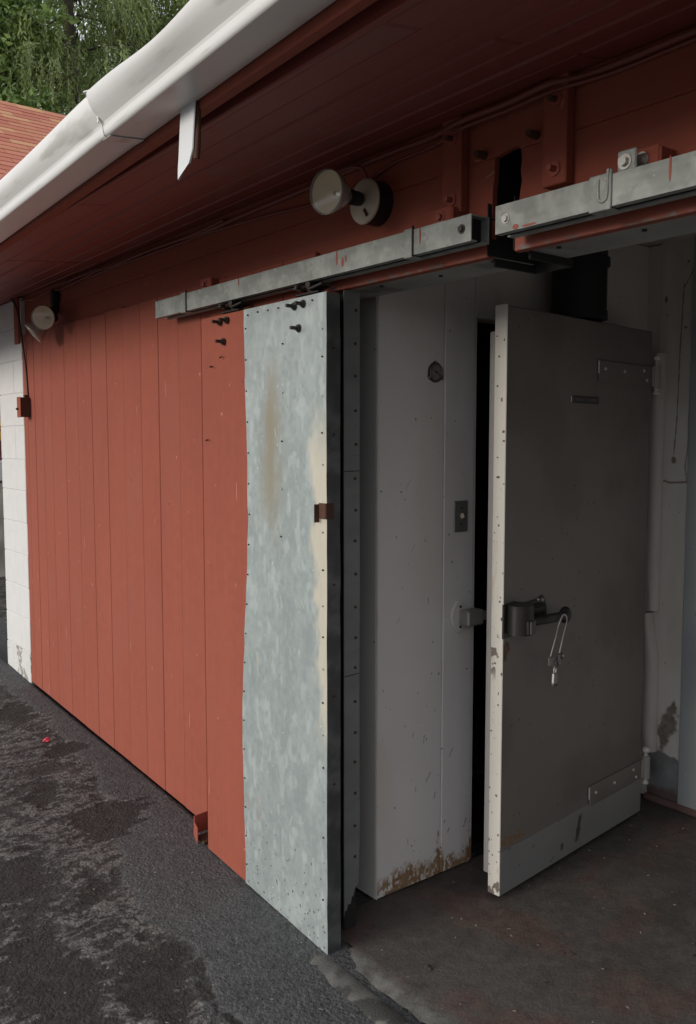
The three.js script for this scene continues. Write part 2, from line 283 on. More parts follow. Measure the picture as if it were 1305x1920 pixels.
// horizontal header boards over the door
{
  const back = part('header', uvm(merge(at(cbox(4.05, 0.39, 0.02), -1.49, 2.29, -0.137), at(cbox(2.2, 0.39, 0.02), 1.745, 2.29, -0.137))), M.dark, shed);
  const rows = [[2.0895, 2.332], [2.336, 2.5]];
  for (const [y0, y1] of rows) for (const [x0, x1, slot] of [[-3.1, -1.52], [-1.518, 0.548, 1], [0.648, 2.9, 2]]) {
    // edges beside the rough slot are ragged
    const P = []; const upper = y0 > 2.2;
    if (upper && slot === 1) { P.push([x0, y0], [0.57, y0], [0.575, 2.338], [0.605, 2.342], [0.6, y1], [x0, y1]); }
    else if (upper && slot === 2) { P.push([0.6, 2.343], [0.642, 2.346], [0.648, y0], [x1, y0], [x1, y1], [0.6, y1]); }
    else if (slot === 1) { P.push([x0, y0], [x1, y0]); for (let k = 0; k <= 9; k++) { const t = k / 9; P.push([0.552 + 0.012 * t + 0.006 * (h2(k, 1, 7) - 0.5), mix(y0 + 0.02, y1, t)]); } P.push([x0, y1]); }
    else if (slot === 2) { P.push([x1, y0], [x1, y1]); for (let k = 0; k <= 9; k++) { const t = k / 9; P.push([0.652 - 0.012 * (t > 0.55 ? 0.4 : 0) + 0.008 * (h2(k, 2, 7) - 0.5), mix(y1, y0 + 0.02, t)]); } P.push([0.64, y0]); }
    else P.push([x0, y0], [x1, y0], [x1, y1], [x0, y1]);
    part('header_board', uvm(extr(P, 0.016, 0.0015), 2, rnd(), rnd(), true), M.red, back, [0, 0, -0.127]);
  }
  // black void behind the slot: a boxed chase through the wall
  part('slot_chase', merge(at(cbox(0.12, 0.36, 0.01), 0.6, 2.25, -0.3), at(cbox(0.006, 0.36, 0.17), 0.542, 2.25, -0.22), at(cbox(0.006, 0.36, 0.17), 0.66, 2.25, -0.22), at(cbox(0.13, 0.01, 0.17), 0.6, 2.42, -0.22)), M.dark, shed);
}
// bolted vertical straps of wood on the header
for (const [x0, x1] of [[0.405, 0.476], [0.742, 0.812]]) {
  const w = part('strap_board', uvm(cbox(x1 - x0, 0.25, 0.03, 0.003), 2, rnd(), rnd()), M.red, shed, [(x0 + x1) / 2, 2.339, -0.0935]);
  for (const y of [0.065, -0.09]) {
    part('washer', at(cylZ(0.0165, 0.0165, 0.004), 0.004, y, 0.017), M.redPlain, w);
    part('bolt', merge(at(cylZ(0.0075, 0.0075, 0.022, 6), 0.004, y, 0.028)), y > 0 ? M.rust : M.redPlain, w);
  }
}
for (const [x, y] of [[0.53, 2.347], [0.7, 2.352]]) part('bolt_stub', at(cylZ(0.009, 0.011, 0.035, 8), x, y, -0.094), M.rust, shed);
// lintel beams: red front, grey weathered underside with screws
M.lintel = std({ map: tex(512, 256, 2, 1, (x, y) => { let c = mul3([0.3, 0.3, 0.28], 0.7 + 0.6 * fbm(x * 6, y * 10, 4, 500, 12, 10)); return mix3(c, [0.1, 0.09, 0.08], 0.6 * ss(0.55, 0.7, fbm(x * 9, y * 9, 4, 510, 18, 9))); }), roughness: 0.75 });
M.peel = std({ map: tex(1024, 64, 2, 0.125, (x, y) => { const t = y + 0.02 * (fbm(x * 30, y * 30, 4, 520) - 0.5); let c = mul3(RED, 0.85 + 0.3 * fbm(x * 20, y * 20, 3, 530)); const b = ss(0.012, 0.004, t) * 0.7 * ss(0.54, 0.62, fbm(x * 40, y * 60, 4, 540)); c = mix3(c, mul3([0.2, 0.2, 0.19], 0.3 + fbm(x * 60, y * 60, 3, 550)), b); return mix3(c, [0.05, 0.02, 0.015], strokes(x, y, 0.1, 0.35, 0.02, 0.0013, 1.57, 0.3, 560)); }), roughness: 0.55 });
for (const [x0, x1] of [[-0.95, 0.552], [0.645, 2.9]]) {
  const l = x1 - x0, b = part('lintel', uvm(at(cbox(l, 0.05, 0.17, 0.003), 0, 0, 0), 2), M.lintel, shed, [(x0 + x1) / 2, 2.116, -0.2]);
  part('beam_end', uvm(at(cbox(0.004, 0.13, 0.2, 0.001), x0 < 0 ? l / 2 + 0.003 : -l / 2 - 0.003, 0.04, 0.003)), M.dark, b);
  const f = uvp(extr([[0, 0], [l, 0], [l, 0.1], [0, 0.1]], 0.006, 0.001), 'x', 0, 2, 'y', -0.001, 0.124); part('lintel_face', f, M.peel, b, [-l / 2, -0.027, 0.094]);
  for (let x = 0.09; x < l; x += 0.23) part('screw', at(cyl(0.006, 0.006, 0.006, 8), x - l / 2, -0.027, 0.03 + 0.02 * Math.sin(x * 9)), M.bolt, b);
}
// white painted block corner
{
  const bw = part('block_wall', uvm(at(cbox(0.43, 2.44, 1.9, 0.002), -3.268, 1.22, -1.0382)), M.mortar, shed);
  const ys = [-0.04, 0.186, 0.374, 0.566, 0.754, 0.949, 1.139, 1.33, 1.512, 1.709, 1.9, 2.09, 2.28, 2.44];
  for (let k = 0; k < ys.length - 1; k++) {
    const y0 = ys[k] + 0.0018, y1 = ys[k + 1] - 0.0018, cuts = k % 2 ? [-3.488, -3.05] : [-3.488, -3.21, -3.05];
    for (let i = 0; i < cuts.length - 1; i++) { const a = cuts[i] + (i ? 0.001 : 0), b = cuts[i + 1] - (i < cuts.length - 2 ? 0.001 : 0); part('block', uvm(cbox(b - a, y1 - y0, 0.03, 0.003), 1, rnd(), rnd()), k < 2 ? M.blockFoot : M.block, bw, [(a + b) / 2, (y0 + y1) / 2, -0.1 + rr(-0.001, 0.001)]); }
  }
}
// eave: soffit boards, fascia, roof deck; the eave line is not quite parallel to the wall
const S = -0.15, EZ = (x, o) => -0.1 + o + 0.02 * x, EY = (o) => 2.456 + S * o;
function eaveStrip(x0, x1, o0, o1, h0, h1, ch = 0.003) { // a board lying along the eave, from o0 to o1 outwards, h above the soffit plane
  const g = cbox(x1 - x0, h1 - h0, o1 - o0, ch); g.translate((x0 + x1) / 2, (h0 + h1) / 2, (o0 + o1) / 2);
  uvm(g, 2, rnd(), rnd());
  const p = g.attributes.position; for (let i = 0; i < p.count; i++) { const x = p.getX(i), h = p.getY(i), o = p.getZ(i); p.setXYZ(i, x, EY(o) + h, EZ(x, o)); }
  g.computeVertexNormals(); return g;
}
{
  const sof = part('soffit', eaveStrip(-4.1, 3.4, -0.02, 0.62, 0.02, 0.03), M.dark, shed);
  const E = [-0.06, 0.085, 0.168, 0.255, 0.34, 0.43, 0.534, 0.632], J = [-1.86, -1.84, -1.82, -1.79, -1.75, -1.73, -0.6];
  for (let i = 0; i < E.length - 1; i++) for (const [a, b] of [[-4.1, J[i]], [J[i] + 0.004, 0.9 + 0.37 * (i % 3)], [0.903 + 0.37 * (i % 3), 3.4]])
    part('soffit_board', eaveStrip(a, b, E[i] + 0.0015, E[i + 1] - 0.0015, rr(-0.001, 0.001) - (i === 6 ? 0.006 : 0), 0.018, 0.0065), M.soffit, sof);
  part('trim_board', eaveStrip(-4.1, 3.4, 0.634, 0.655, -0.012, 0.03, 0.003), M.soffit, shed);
  const fas = eaveStrip(-4.1, 3.4, 0.685, 0.72, -0.012, 0.19, 0.004), p = fas.attributes.position; for (let i = 0; i < p.count; i++) p.setY(i, p.getY(i) + 0.02 * (p.getX(i) - 0.3)); fas.computeVertexNormals();
  part('fascia', fas, M.red, shed);
  part('eave_backing', eaveStrip(-4.1, 3.4, 0.6, 0.69, 0.035, 0.06), M.dark, shed);
  part('roof', uvm(at(cbox(8.2, 0.04, 5.4, 0.004), 0, 0, 0)), M.redPlain, shed, [-0.3, 2.86, -2.0], [0.15, 0, 0]);
  // end walls and back of the shed, out of the picture
  part('rear_wall', uvm(at(cbox(8, 3.2, 0.1), 0.4, 1.4, -4.3)), M.block, shed);
  part('side_wall', uvm(at(cbox(0.1, 3.1, 4.1), 4.35, 1.4, -2.2)), M.block, shed);
  part('side_wall', uvm(at(cbox(0.1, 3.1, 2.2), -3.42, 1.5, -3.15)), M.block, shed);
  part('front_wall', uvm(at(cbox(2.2, 2.9, 0.1, 0.003), 3.25, 1.15, -0.16), 2), M.red, shed);
}
// interior of the entry: back wall, right wall, ceiling
const pilTex = tex(256, 1024, 0.17, 2.7, (x, y) => {
  let c = mul3([0.6, 0.575, 0.53], 0.92 + 0.16 * fbm(x * 10, y * 6, 4, 600)); c = mix3(c, [0.36, 0.3, 0.21], 0.3 * ss(0.45, 0.75, fbm(x * 8, y * 2.5, 3, 606)));
  const L = (pts, w) => { let m = 0; for (let i = 0; i < pts.length - 1; i++) { const [a, b] = pts[i], [p, q] = pts[i + 1], t = Math.min(1, Math.max(0, ((x - a) * (p - a) + (y - b) * (q - b)) / ((p - a) ** 2 + (q - b) ** 2))); const ww = w * (0.6 + 0.9 * vn(y * 40, i, 611)); m = Math.max(m, 1 - ss(0.5, 1.1, Math.hypot(x - a - t * (p - a), y - b - t * (q - b)) / ww)); } return m; };
  const br = [0.16, 0.1, 0.05];
  c = mix3(c, br, 0.8 * L([[0.16, 2.36], [0.11, 2.28], [0.1, 2.0], [0.095, 1.72], [0.085, 1.57]], 0.0035)); c = mix3(c, br, 0.85 * L([[0.085, 1.555], [0.086, 1.545]], 0.011));
  c = mix3(c, br, 0.8 * L([[0.02, 1.95], [0.022, 1.7], [0.015, 1.56], [0.03, 1.46], [0.07, 1.45], [0.15, 1.455]], 0.0055)); c = mix3(c, br, 0.7 * L([[0.155, 1.95], [0.15, 1.6], [0.14, 1.52], [0.15, 1.46]], 0.004));
  c = mix3(c, [0.08, 0.055, 0.04], 0.75 * specks(x, y, 0.05, 0.35 * ss(2.0, 2.15, y), 0.002, 0.012, 620)); c = mix3(c, [0.05, 0.04, 0.035], 0.8 * specks(x, y, 0.07, 0.22, 0.001, 0.0045, 630));
  const fl = ss(0.0, 0.02, 0.055 - Math.abs(x - 0.075 - 0.25 * (y - 0.3)) * 0.9 - Math.abs(y - 0.36) * 0.35 + 0.05 * (fbm(x * 40, y * 40, 4, 640) - 0.5)); // plaster lost down to the render
  c = mix3(c, mul3([0.2, 0.17, 0.14], 0.6 + 0.8 * fbm(x * 60, y * 60, 3, 650)), fl); const lo = ss(0.245, 0.235, y + 0.2 * (x - 0.08) + 0.02 * (fbm(x * 30, y * 4, 3, 660) - 0.5));
  c = mix3(c, mul3([0.2, 0.205, 0.205], 0.6 + 0.8 * fbm(x * 18, y * 18, 4, 670)), lo); c = mix3(c, [0.1, 0.055, 0.045], 0.8 * ss(0.1, 0.06, y + 0.06 * (fbm(x * 20, y * 20, 3, 680) - 0.5))); return c;
});
M.pilaster = std({ map: pilTex, roughness: 0.6 });
M.greyPaint = std({ map: tex(512, 512, 1.4, 1.4, (x, y) => { let c = mul3([0.27, 0.285, 0.295], 0.9 + 0.2 * fbm(x * 5, y * 5, 4, 700, 7, 7)); c = mix3(c, [0.06, 0.055, 0.05], 0.7 * strokes(x, y, 0.2, 0.3, 0.012, 0.0025, 1.2, 1.5, 710)); c = mix3(c, [0.6, 0.58, 0.54], 0.6 * specks(x, y, 0.15, 0.2, 0.001, 0.004, 720)); return c; }), roughness: 0.6 });
{
  const g = new THREE.BoxGeometry(0.17, 2.7, 0.1); at(g, -0.005, 1.34, -1.93); uvp(g, 'x', -0.09, 0.08, 'y', -0.01, 2.69); part('pilaster', g, M.pilaster, shed);
  part('back_wall', uvm(at(cbox(2.2, 2.68, 0.1, 0.003), 1.168, 1.34, -1.917)), M.greyPaint, shed);
  part('cove_base', uvm(at(cbox(2.3, 0.035, 0.03, 0.012), 1.05, 0.012, -1.868)), flatC(0.12, 0.07, 0.06, 0.8), shed);
  part('interior_wall', uvm(at(cbox(0.08, 2.7, 1.75, 0.003), 2.2, 1.34, -1.05)), M.cream, shed);
  part('ceiling', uvm(at(cbox(4.2, 0.05, 1.75, 0.003), 0.2, 2.5, -1.06)), M.cream, shed);
  part('partition_wall', uvm(at(cbox(4.1, 2.72, 0.06, 0.003), 0.25, 1.34, -2.02)), M.cream, shed);
  part('corner_filler', uvm(at(cbox(0.08, 2.46, 0.06, 0.002), -0.131, 1.24, -1.912)), M.cream, shed);
  // rounded corner trim, torn open part way up
  const half = (y0, y1, r) => { const c = new THREE.CylinderGeometry(r, r, y1 - y0, 20, 1, false, -1.2, 3.6); return at(c, 0, (y0 + y1) / 2, 0); };
  part('corner_trim', half(0.87, 2.0, 0.034), M.cream, shed, [-0.085, 0, -1.872]);
  const torn = new THREE.CylinderGeometry(0.036, 0.036, 0.63, 24, 20, true, -1.2, 3.4); at(torn, 0, 0.545, 0);
  { const p = torn.attributes.position; for (let i = 0; i < p.count; i++) { const t = ss(0.6, 0.86, p.getY(i)); p.setX(i, p.getX(i) * (1 - 0.55 * t) - 0.012 * t); p.setZ(i, p.getZ(i) + 0.01 * t); } torn.computeVertexNormals(); }
  part('torn_trim', torn, M.cream, shed, [-0.08, 0, -1.872]);
}
// galvanised jamb lining of the doorway, nailed, eaten away at the foot
{
  const P = [[-0.112, 2.09], [-0.175, 2.09], [-0.1745, 1.52], [-0.176, 1.2], [-0.174, 0.8], [-0.177, 0.35], [-0.172, 0.17]]; const foot = [[-0.168, 0.15], [-0.158, 0.148], [-0.15, 0.12], [-0.144, 0.118], [-0.138, 0.095], [-0.128, 0.098], [-0.122, 0.078], [-0.116, 0.08]];
  P.push(...foot, [-0.112, 0.06]); // (z, y) outline
  const lining = (pts) => { const g = extr(pts.map(([z, y]) => [-z, y]), 0.003, 0.0006); g.rotateY(Math.PI / 2); return uvm(g, 0.5, 0.1, 0.2); };
  M.jamb = std({ map: tex(256, 1024, 0.25, 1, (x, y) => { let c = mul3([0.2, 0.21, 0.21], 0.75 + 0.5 * fbm(x * 12, y * 8, 5, 800, 3, 8)); return mix3(c, [0.06, 0.055, 0.05], 0.6 * strokes(x, y, 0.1, 0.3, 0.02, 0.001, 0.2, 3, 810)); }), roughness: 0.5, metalness: 0.35 });
  const j = part('jamb_lining', lining(P), M.jamb, shed, [-0.063, 0, 0]);
  for (let y = 2.03, k = 0; y > 0.25; y -= 0.098 + 0.018 * h2(k, 3, 9), k++) part('nail', at(cyl(0.0052, 0.0052, 0.003, 10).rotateZ(Math.PI / 2), 0.004, y, -0.157 + 0.004 * (h2(k, 4, 9) - 0.5)), M.bolt, j);
  for (const [y, tilt] of [[1.525, 0.02], [0.865, 0.06]]) part('seam', at(new THREE.BoxGeometry(0.0012, 0.0025, 0.06).rotateX(tilt), 0.0038, y, -0.143), M.dark, j);
  part('jamb_post', uvm(at(cbox(0.08, 2.07, 0.05, 0.004), -0.108, 1.04, -0.145)), M.dark, shed);
}

// ───────────────────────── walk-in cooler ─────────────────────────
const cooler = thing('walk_in_cooler', 'old cream painted walk-in cooler inside the doorway with its door ajar', 'cooler');
const coolPaint = (x, y, s) => { // chipped enamel with scuffs and specks
  let c = mul3([0.61, 0.585, 0.57], 0.95 + 0.1 * fbm(x * 4, y * 4, 4, s)); c = mix3(c, [0.46, 0.4, 0.32], 0.25 * ss(0.5, 0.75, fbm(x * 4, y * 2.2, 4, s + 20)));
  c = mix3(c, [0.06, 0.055, 0.055], 0.75 * specks(x, y, 0.055, 0.24, 0.001, 0.0048, s + 40)); c = mix3(c, [0.1, 0.095, 0.095], 0.7 * strokes(x, y, 0.16, 0.28, 0.015, 0.002, 1.3, 0.9, s + 60)); return c;
};
M.coolWall = std({ map: tex(512, 2048, 0.51, 2.5, (x, y) => { // x from the near corner inwards
  let c = coolPaint(x, y, 900); const scuff = 0.3 + 0.7 * ss(0.9, 0.1, y);
  c = mix3(c, [0.07, 0.068, 0.07], scuff * 0.8 * strokes(x + 3, y, 0.09, 0.24 * scuff, 0.02, 0.003, 1.15, 0.6, 960)); c = mix3(c, [0.06, 0.05, 0.045], scuff * 0.85 * specks(x, y, 0.035, 0.1 * scuff, 0.001, 0.004, 970));
  const foot = ss(0.075, 0.03, y - 0.035 * Math.exp(-(((x - 0.17) / 0.1) ** 2)) - 0.1 * Math.exp(-(((x - 0.305) / 0.018) ** 2)) + 0.07 * (fbm(x * 30, y * 30, 5, 980) - 0.5));
  const rust = mix3([0.2, 0.085, 0.03], [0.32, 0.24, 0.15], fbm(x * 50, y * 50, 3, 990)); c = mix3(c, rust, foot * ss(0.4, 0.5, 0.45 * fbm(x * 22, y * 22, 4, 995) + 0.55 * fbm(x * 110, y * 80, 3, 996))); c = mix3(c, [0.05, 0.03, 0.02], foot * 0.8 * specks(x, y, 0.012, 0.4, 0.001, 0.004, 997));
  c = mix3(c, [0.05, 0.045, 0.04], 0.9 * specks(x, y, 0.02, 0.3 * ss(1.95, 1.94, y) * ss(1.91, 1.92, y) * ss(0.21, 0.23, x) * ss(0.4, 0.37, x), 0.001, 0.004, 1000)); return c;
}), roughness: 0.5 });
{
  const wp = (z0, z1, y0, y1, x = -0.155, nm = 'wall_panel') => { const g = at(cbox(0.09, y1 - y0, z0 - z1, 0.004), x - 0.045, (y0 + y1) / 2, (z0 + z1) / 2); uvp(g, 'z', -0.327, -0.837, 'y', 0, 2.5); return part(nm, g, M.coolWall, cooler); };
  wp(-0.331, -0.642, 0.004, 2.47); wp(-0.6445, -0.798, 0.004, 2.47, -0.1555);
  const ft = at(cbox(0.06, 2.07, 0.016, 0.003), -0.19, 1.04, -0.806); uvp(ft, 'z', -0.5, -1, 'y', 0, 2.5); part('door_frame', ft, M.coolWall, cooler);
  const up = at(cbox(0.09, 0.4, 1.09, 0.004), -0.2, 2.272, -1.345); part('upper_panel', uvm(up), M.cream, cooler);
  part('wall_panel', uvm(at(cbox(0.09, 2.08, 0.2, 0.004), -0.2, 1.045, -1.79)), M.cream, cooler);
  const ret = at(cbox(0.3, 2.46, 0.004, 0.001), -0.31, 1.235, -0.3285); part('return_panel', uvm(ret, 1, 0.2, 0.4), M.cream, cooler);
  part('corner_bead', uvm(at(cbox(0.006, 2.08, 0.006, 0.002), -0.1535, 1.045, -0.3285)), M.cream, cooler);
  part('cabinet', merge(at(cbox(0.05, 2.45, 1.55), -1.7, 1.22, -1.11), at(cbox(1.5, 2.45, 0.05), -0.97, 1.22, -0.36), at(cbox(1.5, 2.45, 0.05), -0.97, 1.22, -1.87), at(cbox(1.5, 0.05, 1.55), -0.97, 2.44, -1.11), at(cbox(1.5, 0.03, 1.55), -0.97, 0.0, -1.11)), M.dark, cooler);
  // strike keeper of the latch
  const st = new THREE.Group();
  const base = extr([...Array(17)].map((_, i) => { const a = i / 16 * Math.PI * 2; return [0.036 * Math.sign(Math.cos(a)) * Math.abs(Math.cos(a)) ** 1.3, 0.058 * Math.sign(Math.sin(a)) * Math.abs(Math.sin(a)) ** 1.1]; }).slice(0, 16), 0.008, 0.003); base.rotateY(Math.PI / 2);
  const k = part('latch_strike', base, M.cream, cooler, [-0.152, 0.972, -0.715]);
  part('keeper', merge(at(cbox(0.05, 0.058, 0.085, 0.006), 0.036, -0.002, -0.038), at(cbox(0.022, 0.034, 0.028, 0.004), 0.046, 0.0, -0.088)), flatC(0.3, 0.285, 0.26, 0.45, 0.5), k);
  for (const dy of [0.038, -0.038]) part('screw', at(cyl(0.005, 0.005, 0.004, 10).rotateZ(Math.PI / 2), 0.013, dy, -0.004), M.bolt, k);
}
// the cooler door, swung a hand's width open
M.doorFace = std({ map: tex(1024, 2048, 1.03, 2.06, (x, y) => {
  let c = mul3([0.165, 0.148, 0.134], 0.93 + 0.14 * fbm(x * 3, y * 3, 4, 1100)); c = mix3(c, [0.1, 0.083, 0.066], 0.45 * ss(0.5, 0.72, fbm(x * 3.5, y * 3.5, 4, 1110)));
  c = mix3(c, [0.03, 0.027, 0.024], 0.7 * specks(x, y, 0.05, 0.22, 0.001, 0.0055, 1120)); c = mix3(c, [0.08, 0.07, 0.06], 0.5 * strokes(x, y, 0.2, 0.3, 0.02, 0.0025, 0.9, 2.4, 1130)); c = mix3(c, [0.4, 0.39, 0.36], 0.5 * strokes(x, y, 0.5, 0.3, 0.04, 0.0009, 1.5, 0.2, 1140));
  const n = fbm(x * 34, y * 34, 5, 1150); // rust and lost paint round the latch and down the leading edge
  const r1 = ss(0.5, 0.62, n + 0.5 * Math.exp(-(((x - 0.02) / 0.03) ** 2 + ((y - 0.87) / 0.05) ** 2)) - 0.25); c = mix3(c, mix3([0.05, 0.02, 0.012], [0.16, 0.07, 0.03], fbm(x * 70, y * 70, 3, 1160)), r1 * ss(0.09, 0.05, x) * ss(0.13, 0.09, Math.abs(y - 0.9)));
  const r2 = ss(0.5, 0.6, n + 0.34 * Math.exp(-(((x - 0.05) / 0.09) ** 2 + ((y - 0.19) / 0.022) ** 2)) - 0.08 - 0.2 * ss(0.1, 0.3, x)); c = mix3(c, [0.2, 0.1, 0.035], 0.85 * r2 * ss(0.42, 0.52, fbm(x * 120, y * 120, 3, 1155)) * ss(0.32, 0.1, x) * ss(0.05, 0.02, Math.abs(y - 0.185)));
  return c;
}), roughness: 0.55 });
M.doorEdge = std({ map: tex(64, 2048, 0.06, 2.06, (x, y) => { let c = mul3([0.72, 0.69, 0.62], 0.94 + 0.12 * fbm(x * 30, y * 5, 4, 1200)); c = mix3(c, [0.5, 0.36, 0.18], 0.5 * ss(0.6, 0.75, fbm(x * 16, y * 6, 4, 1210)) * ss(0.3, 0.1, Math.abs(y - 1))); c = mix3(c, [0.05, 0.03, 0.022], 0.9 * specks(x, y, 0.022, 0.3, 0.001, 0.0055, 1220)); c = mix3(c, [0.08, 0.04, 0.03], 0.8 * ss(0.56, 0.64, fbm(x * 40, y * 30, 4, 1230)) * (ss(0.12, 0.05, y) + ss(0.1, 0.04, Math.abs(y - 0.86)))); return c; }), roughness: 0.45 });
{
  const th = Math.PI / 2 + 6.484 * Math.PI / 180;
  const face = at(cbox(1.03, 2.057, 0.05, 0.004), 0.515, 1.0285, -0.0285); uvp(face, 'x', 0, 1.03, 'y', 0, 2.06);
  const door = part('door', face, M.doorFace, cooler, [0.116, 0.018, -0.672], [0, th, 0]); door.userData.label = 'heavy cooler door with chipped white edge, swung slightly open';
  const edge = at(cbox(0.006, 2.06, 0.05, 0.002), -0.002, 1.03, -0.0265); uvp(edge, 'z', -0.06, 0, 'y', 0, 2.06); part('edge_strip', edge, M.doorEdge, door);
  const plug = at(cbox(0.95, 1.94, 0.05, 0.004), 0.515, 1.01, -0.081); uvp(plug, 'x', 0.03, 0.09, 'y', 0, 2.06); part('gasket_plug', uvm(plug), M.cream, door);
  const kick = extr([[0.004, 0.002], [1.028, 0.002], [1.028, 0.15], [0.6, 0.158], [0.004, 0.156]], 0.0015, 0.0008);
  uvp(kick, 'x', 0, 1.03, 'y', 0, 0.2575);
  part('kick_plate', kick, std({ map: tex(1024, 256, 1.03, 0.2575, (x, y) => { let c = mul3([0.24, 0.238, 0.236], 0.9 + 0.2 * fbm(x * 6, y * 6, 4, 1300)); c = mix3(c, [0.07, 0.07, 0.065], 0.85 * strokes(x, y, 0.06, 0.3 * ss(0.6, 0.1, x), 0.014, 0.003, 1.0, 1, 1310)); const chip = ss(0, 0.012, 0.02 - Math.abs(x - 0.52 - 0.25 * (y - 0.09)) + 0.03 * (fbm(x * 60, y * 40, 4, 1320) - 0.55)) * ss(0.055, 0.045, Math.abs(y - 0.085)); c = mix3(c, [0.06, 0.065, 0.055], chip); const chip2 = ss(0, 0.008, 0.012 - Math.hypot((x - 0.4), (y - 0.05) * 0.6) + 0.012 * (fbm(x * 70, y * 70, 3, 1330) - 0.5)); return mix3(c, [0.06, 0.062, 0.055], chip2); }), roughness: 0.5, metalness: 0.2 }), door, [0, 0, -0.003]);
  // strap hinges
  for (const [y, w] of [[1.872, 0.44], [0.19, 0.45]]) {
    const hs = part('hinge', uvm(at(cbox(w, 0.082, 0.008, 0.003), 0.595 + w / 2, y, 0.001)), M.doorFace, door);
    part('hinge_tip', at(cbox(0.006, 0.05, 0.006, 0.002), 0.591, y + 0.014, 0.002), M.cream, hs);
    part('barrel', merge(at(cyl(0.019, 0.019, 0.1), 1.058, y, 0.004), at(cbox(0.03, 0.082, 0.012, 0.003), 1.036, y, 0.002)), flatC(0.3, 0.28, 0.26, 0.5), hs);
    part('hinge_pin', merge(at(cyl(0.008, 0.008, 0.15), 1.058, y, 0.004), at(lathe([[0, 0.02], [0.013, 0.018], [0.017, 0.008], [0.017, 0], [0.012, -0.006], [0, -0.006]], 16), 1.058, y + 0.07, 0.004), at(lathe([[0, 0.006], [0.014, 0.004], [0.015, -0.008], [0, -0.012]], 16), 1.058, y - 0.066, 0.004)), M.cream, hs);
    for (const [u, dy] of [[0.04, 0.008], [0.19, 0.006], [0.35, 0.018], [0.375, -0.02]]) part('screw', at(cylZ(0.0055, 0.0065, 0.005, 10), 0.595 + u, y + dy, 0.007), flatC(0.55, 0.53, 0.5, 0.5), hs);
  }
  // label holder
  const lab = part('label_holder', at(cbox(0.2, 0.026, 0.004, 0.001), 0.5, 1.757, -0.001), flatC(0.05, 0.045, 0.04, 0.4, 0.4), door);
  part('label_rim', at(cbox(0.005, 0.024, 0.005, 0.001), 0.402, 1.757, 0.0005), flatC(0.5, 0.48, 0.44), lab);
  for (let k = 0; k < 11; k++) part('label_mark', at(new THREE.BoxGeometry(0.004 + 0.007 * h2(k, 5, 3), 0.013, 0.001), 0.417 + k * 0.0165, 1.757, 0.0014), flatC(0.13, 0.12, 0.11), lab);
  // latch: rounded head by the edge, lever running inwards
  const head = merge(at(cyl(0.05, 0.052, 0.09, 28).scale(1, 1, 0.85), 0.048, 0, 0.035), at(cyl(0.05, 0.05, 0.012, 28).scale(1, 1, 0.85), 0.048, 0.05, 0.035), at(cbox(0.2, 0.075, 0.03, 0.01), 0.13, 0.0, 0.012));
  const pl = extr([[-0.005, -0.06], [0.1, -0.055], [0.24, -0.02], [0.255, 0.03], [0.235, 0.06], [0.19, 0.05], [0.12, 0.046], [0.06, 0.06], [-0.005, 0.055]], 0.004, 0.002);
  const h = part('handle', head, flatC(0.035, 0.033, 0.032, 0.42, 0.55), door, [0.0, 0.985, 0.0]);
  part('latch_plate', pl, flatC(0.05, 0.047, 0.044, 0.45, 0.5), h, [0, 0.0, -0.003]);
  part('lever', toCreasedNormals(merge(tube([[0.08, -0.005, 0.055], [0.16, -0.006, 0.066], [0.24, -0.01, 0.062], [0.3, -0.012, 0.055]], 0.017, 24, 12), at(new THREE.SphereGeometry(0.028, 18, 12).scale(1, 1.1, 0.75), 0.3, -0.012, 0.055)), 0.6), flatC(0.028, 0.027, 0.027, 0.4, 0.55), h);
  part('latch_bolt', merge(at(cbox(0.05, 0.05, 0.012, 0.004), 0.052, -0.018, 0.074), at(cyl(0.009, 0.009, 0.042, 12), 0.045, -0.018, 0.082)), flatC(0.09, 0.085, 0.08, 0.35, 0.7), h);
  for (const [u, y] of [[0.115, 0.042], [0.135, 0.04], [0.2, 0.05], [0.228, 0.046]]) part('screw', at(cylZ(0.005, 0.006, 0.006, 8), u, y, 0.004), flatC(0.4, 0.38, 0.34, 0.4, 0.5), h);
}
const DOOR = new THREE.Matrix4().makeRotationY(Math.PI / 2 + 6.484 * Math.PI / 180).setPosition(0.116, 0.018, -0.672);
const onDoor = (u, y, o) => { const v = V(u, y, o).applyMatrix4(DOOR); return [v.x, v.y, v.z]; };
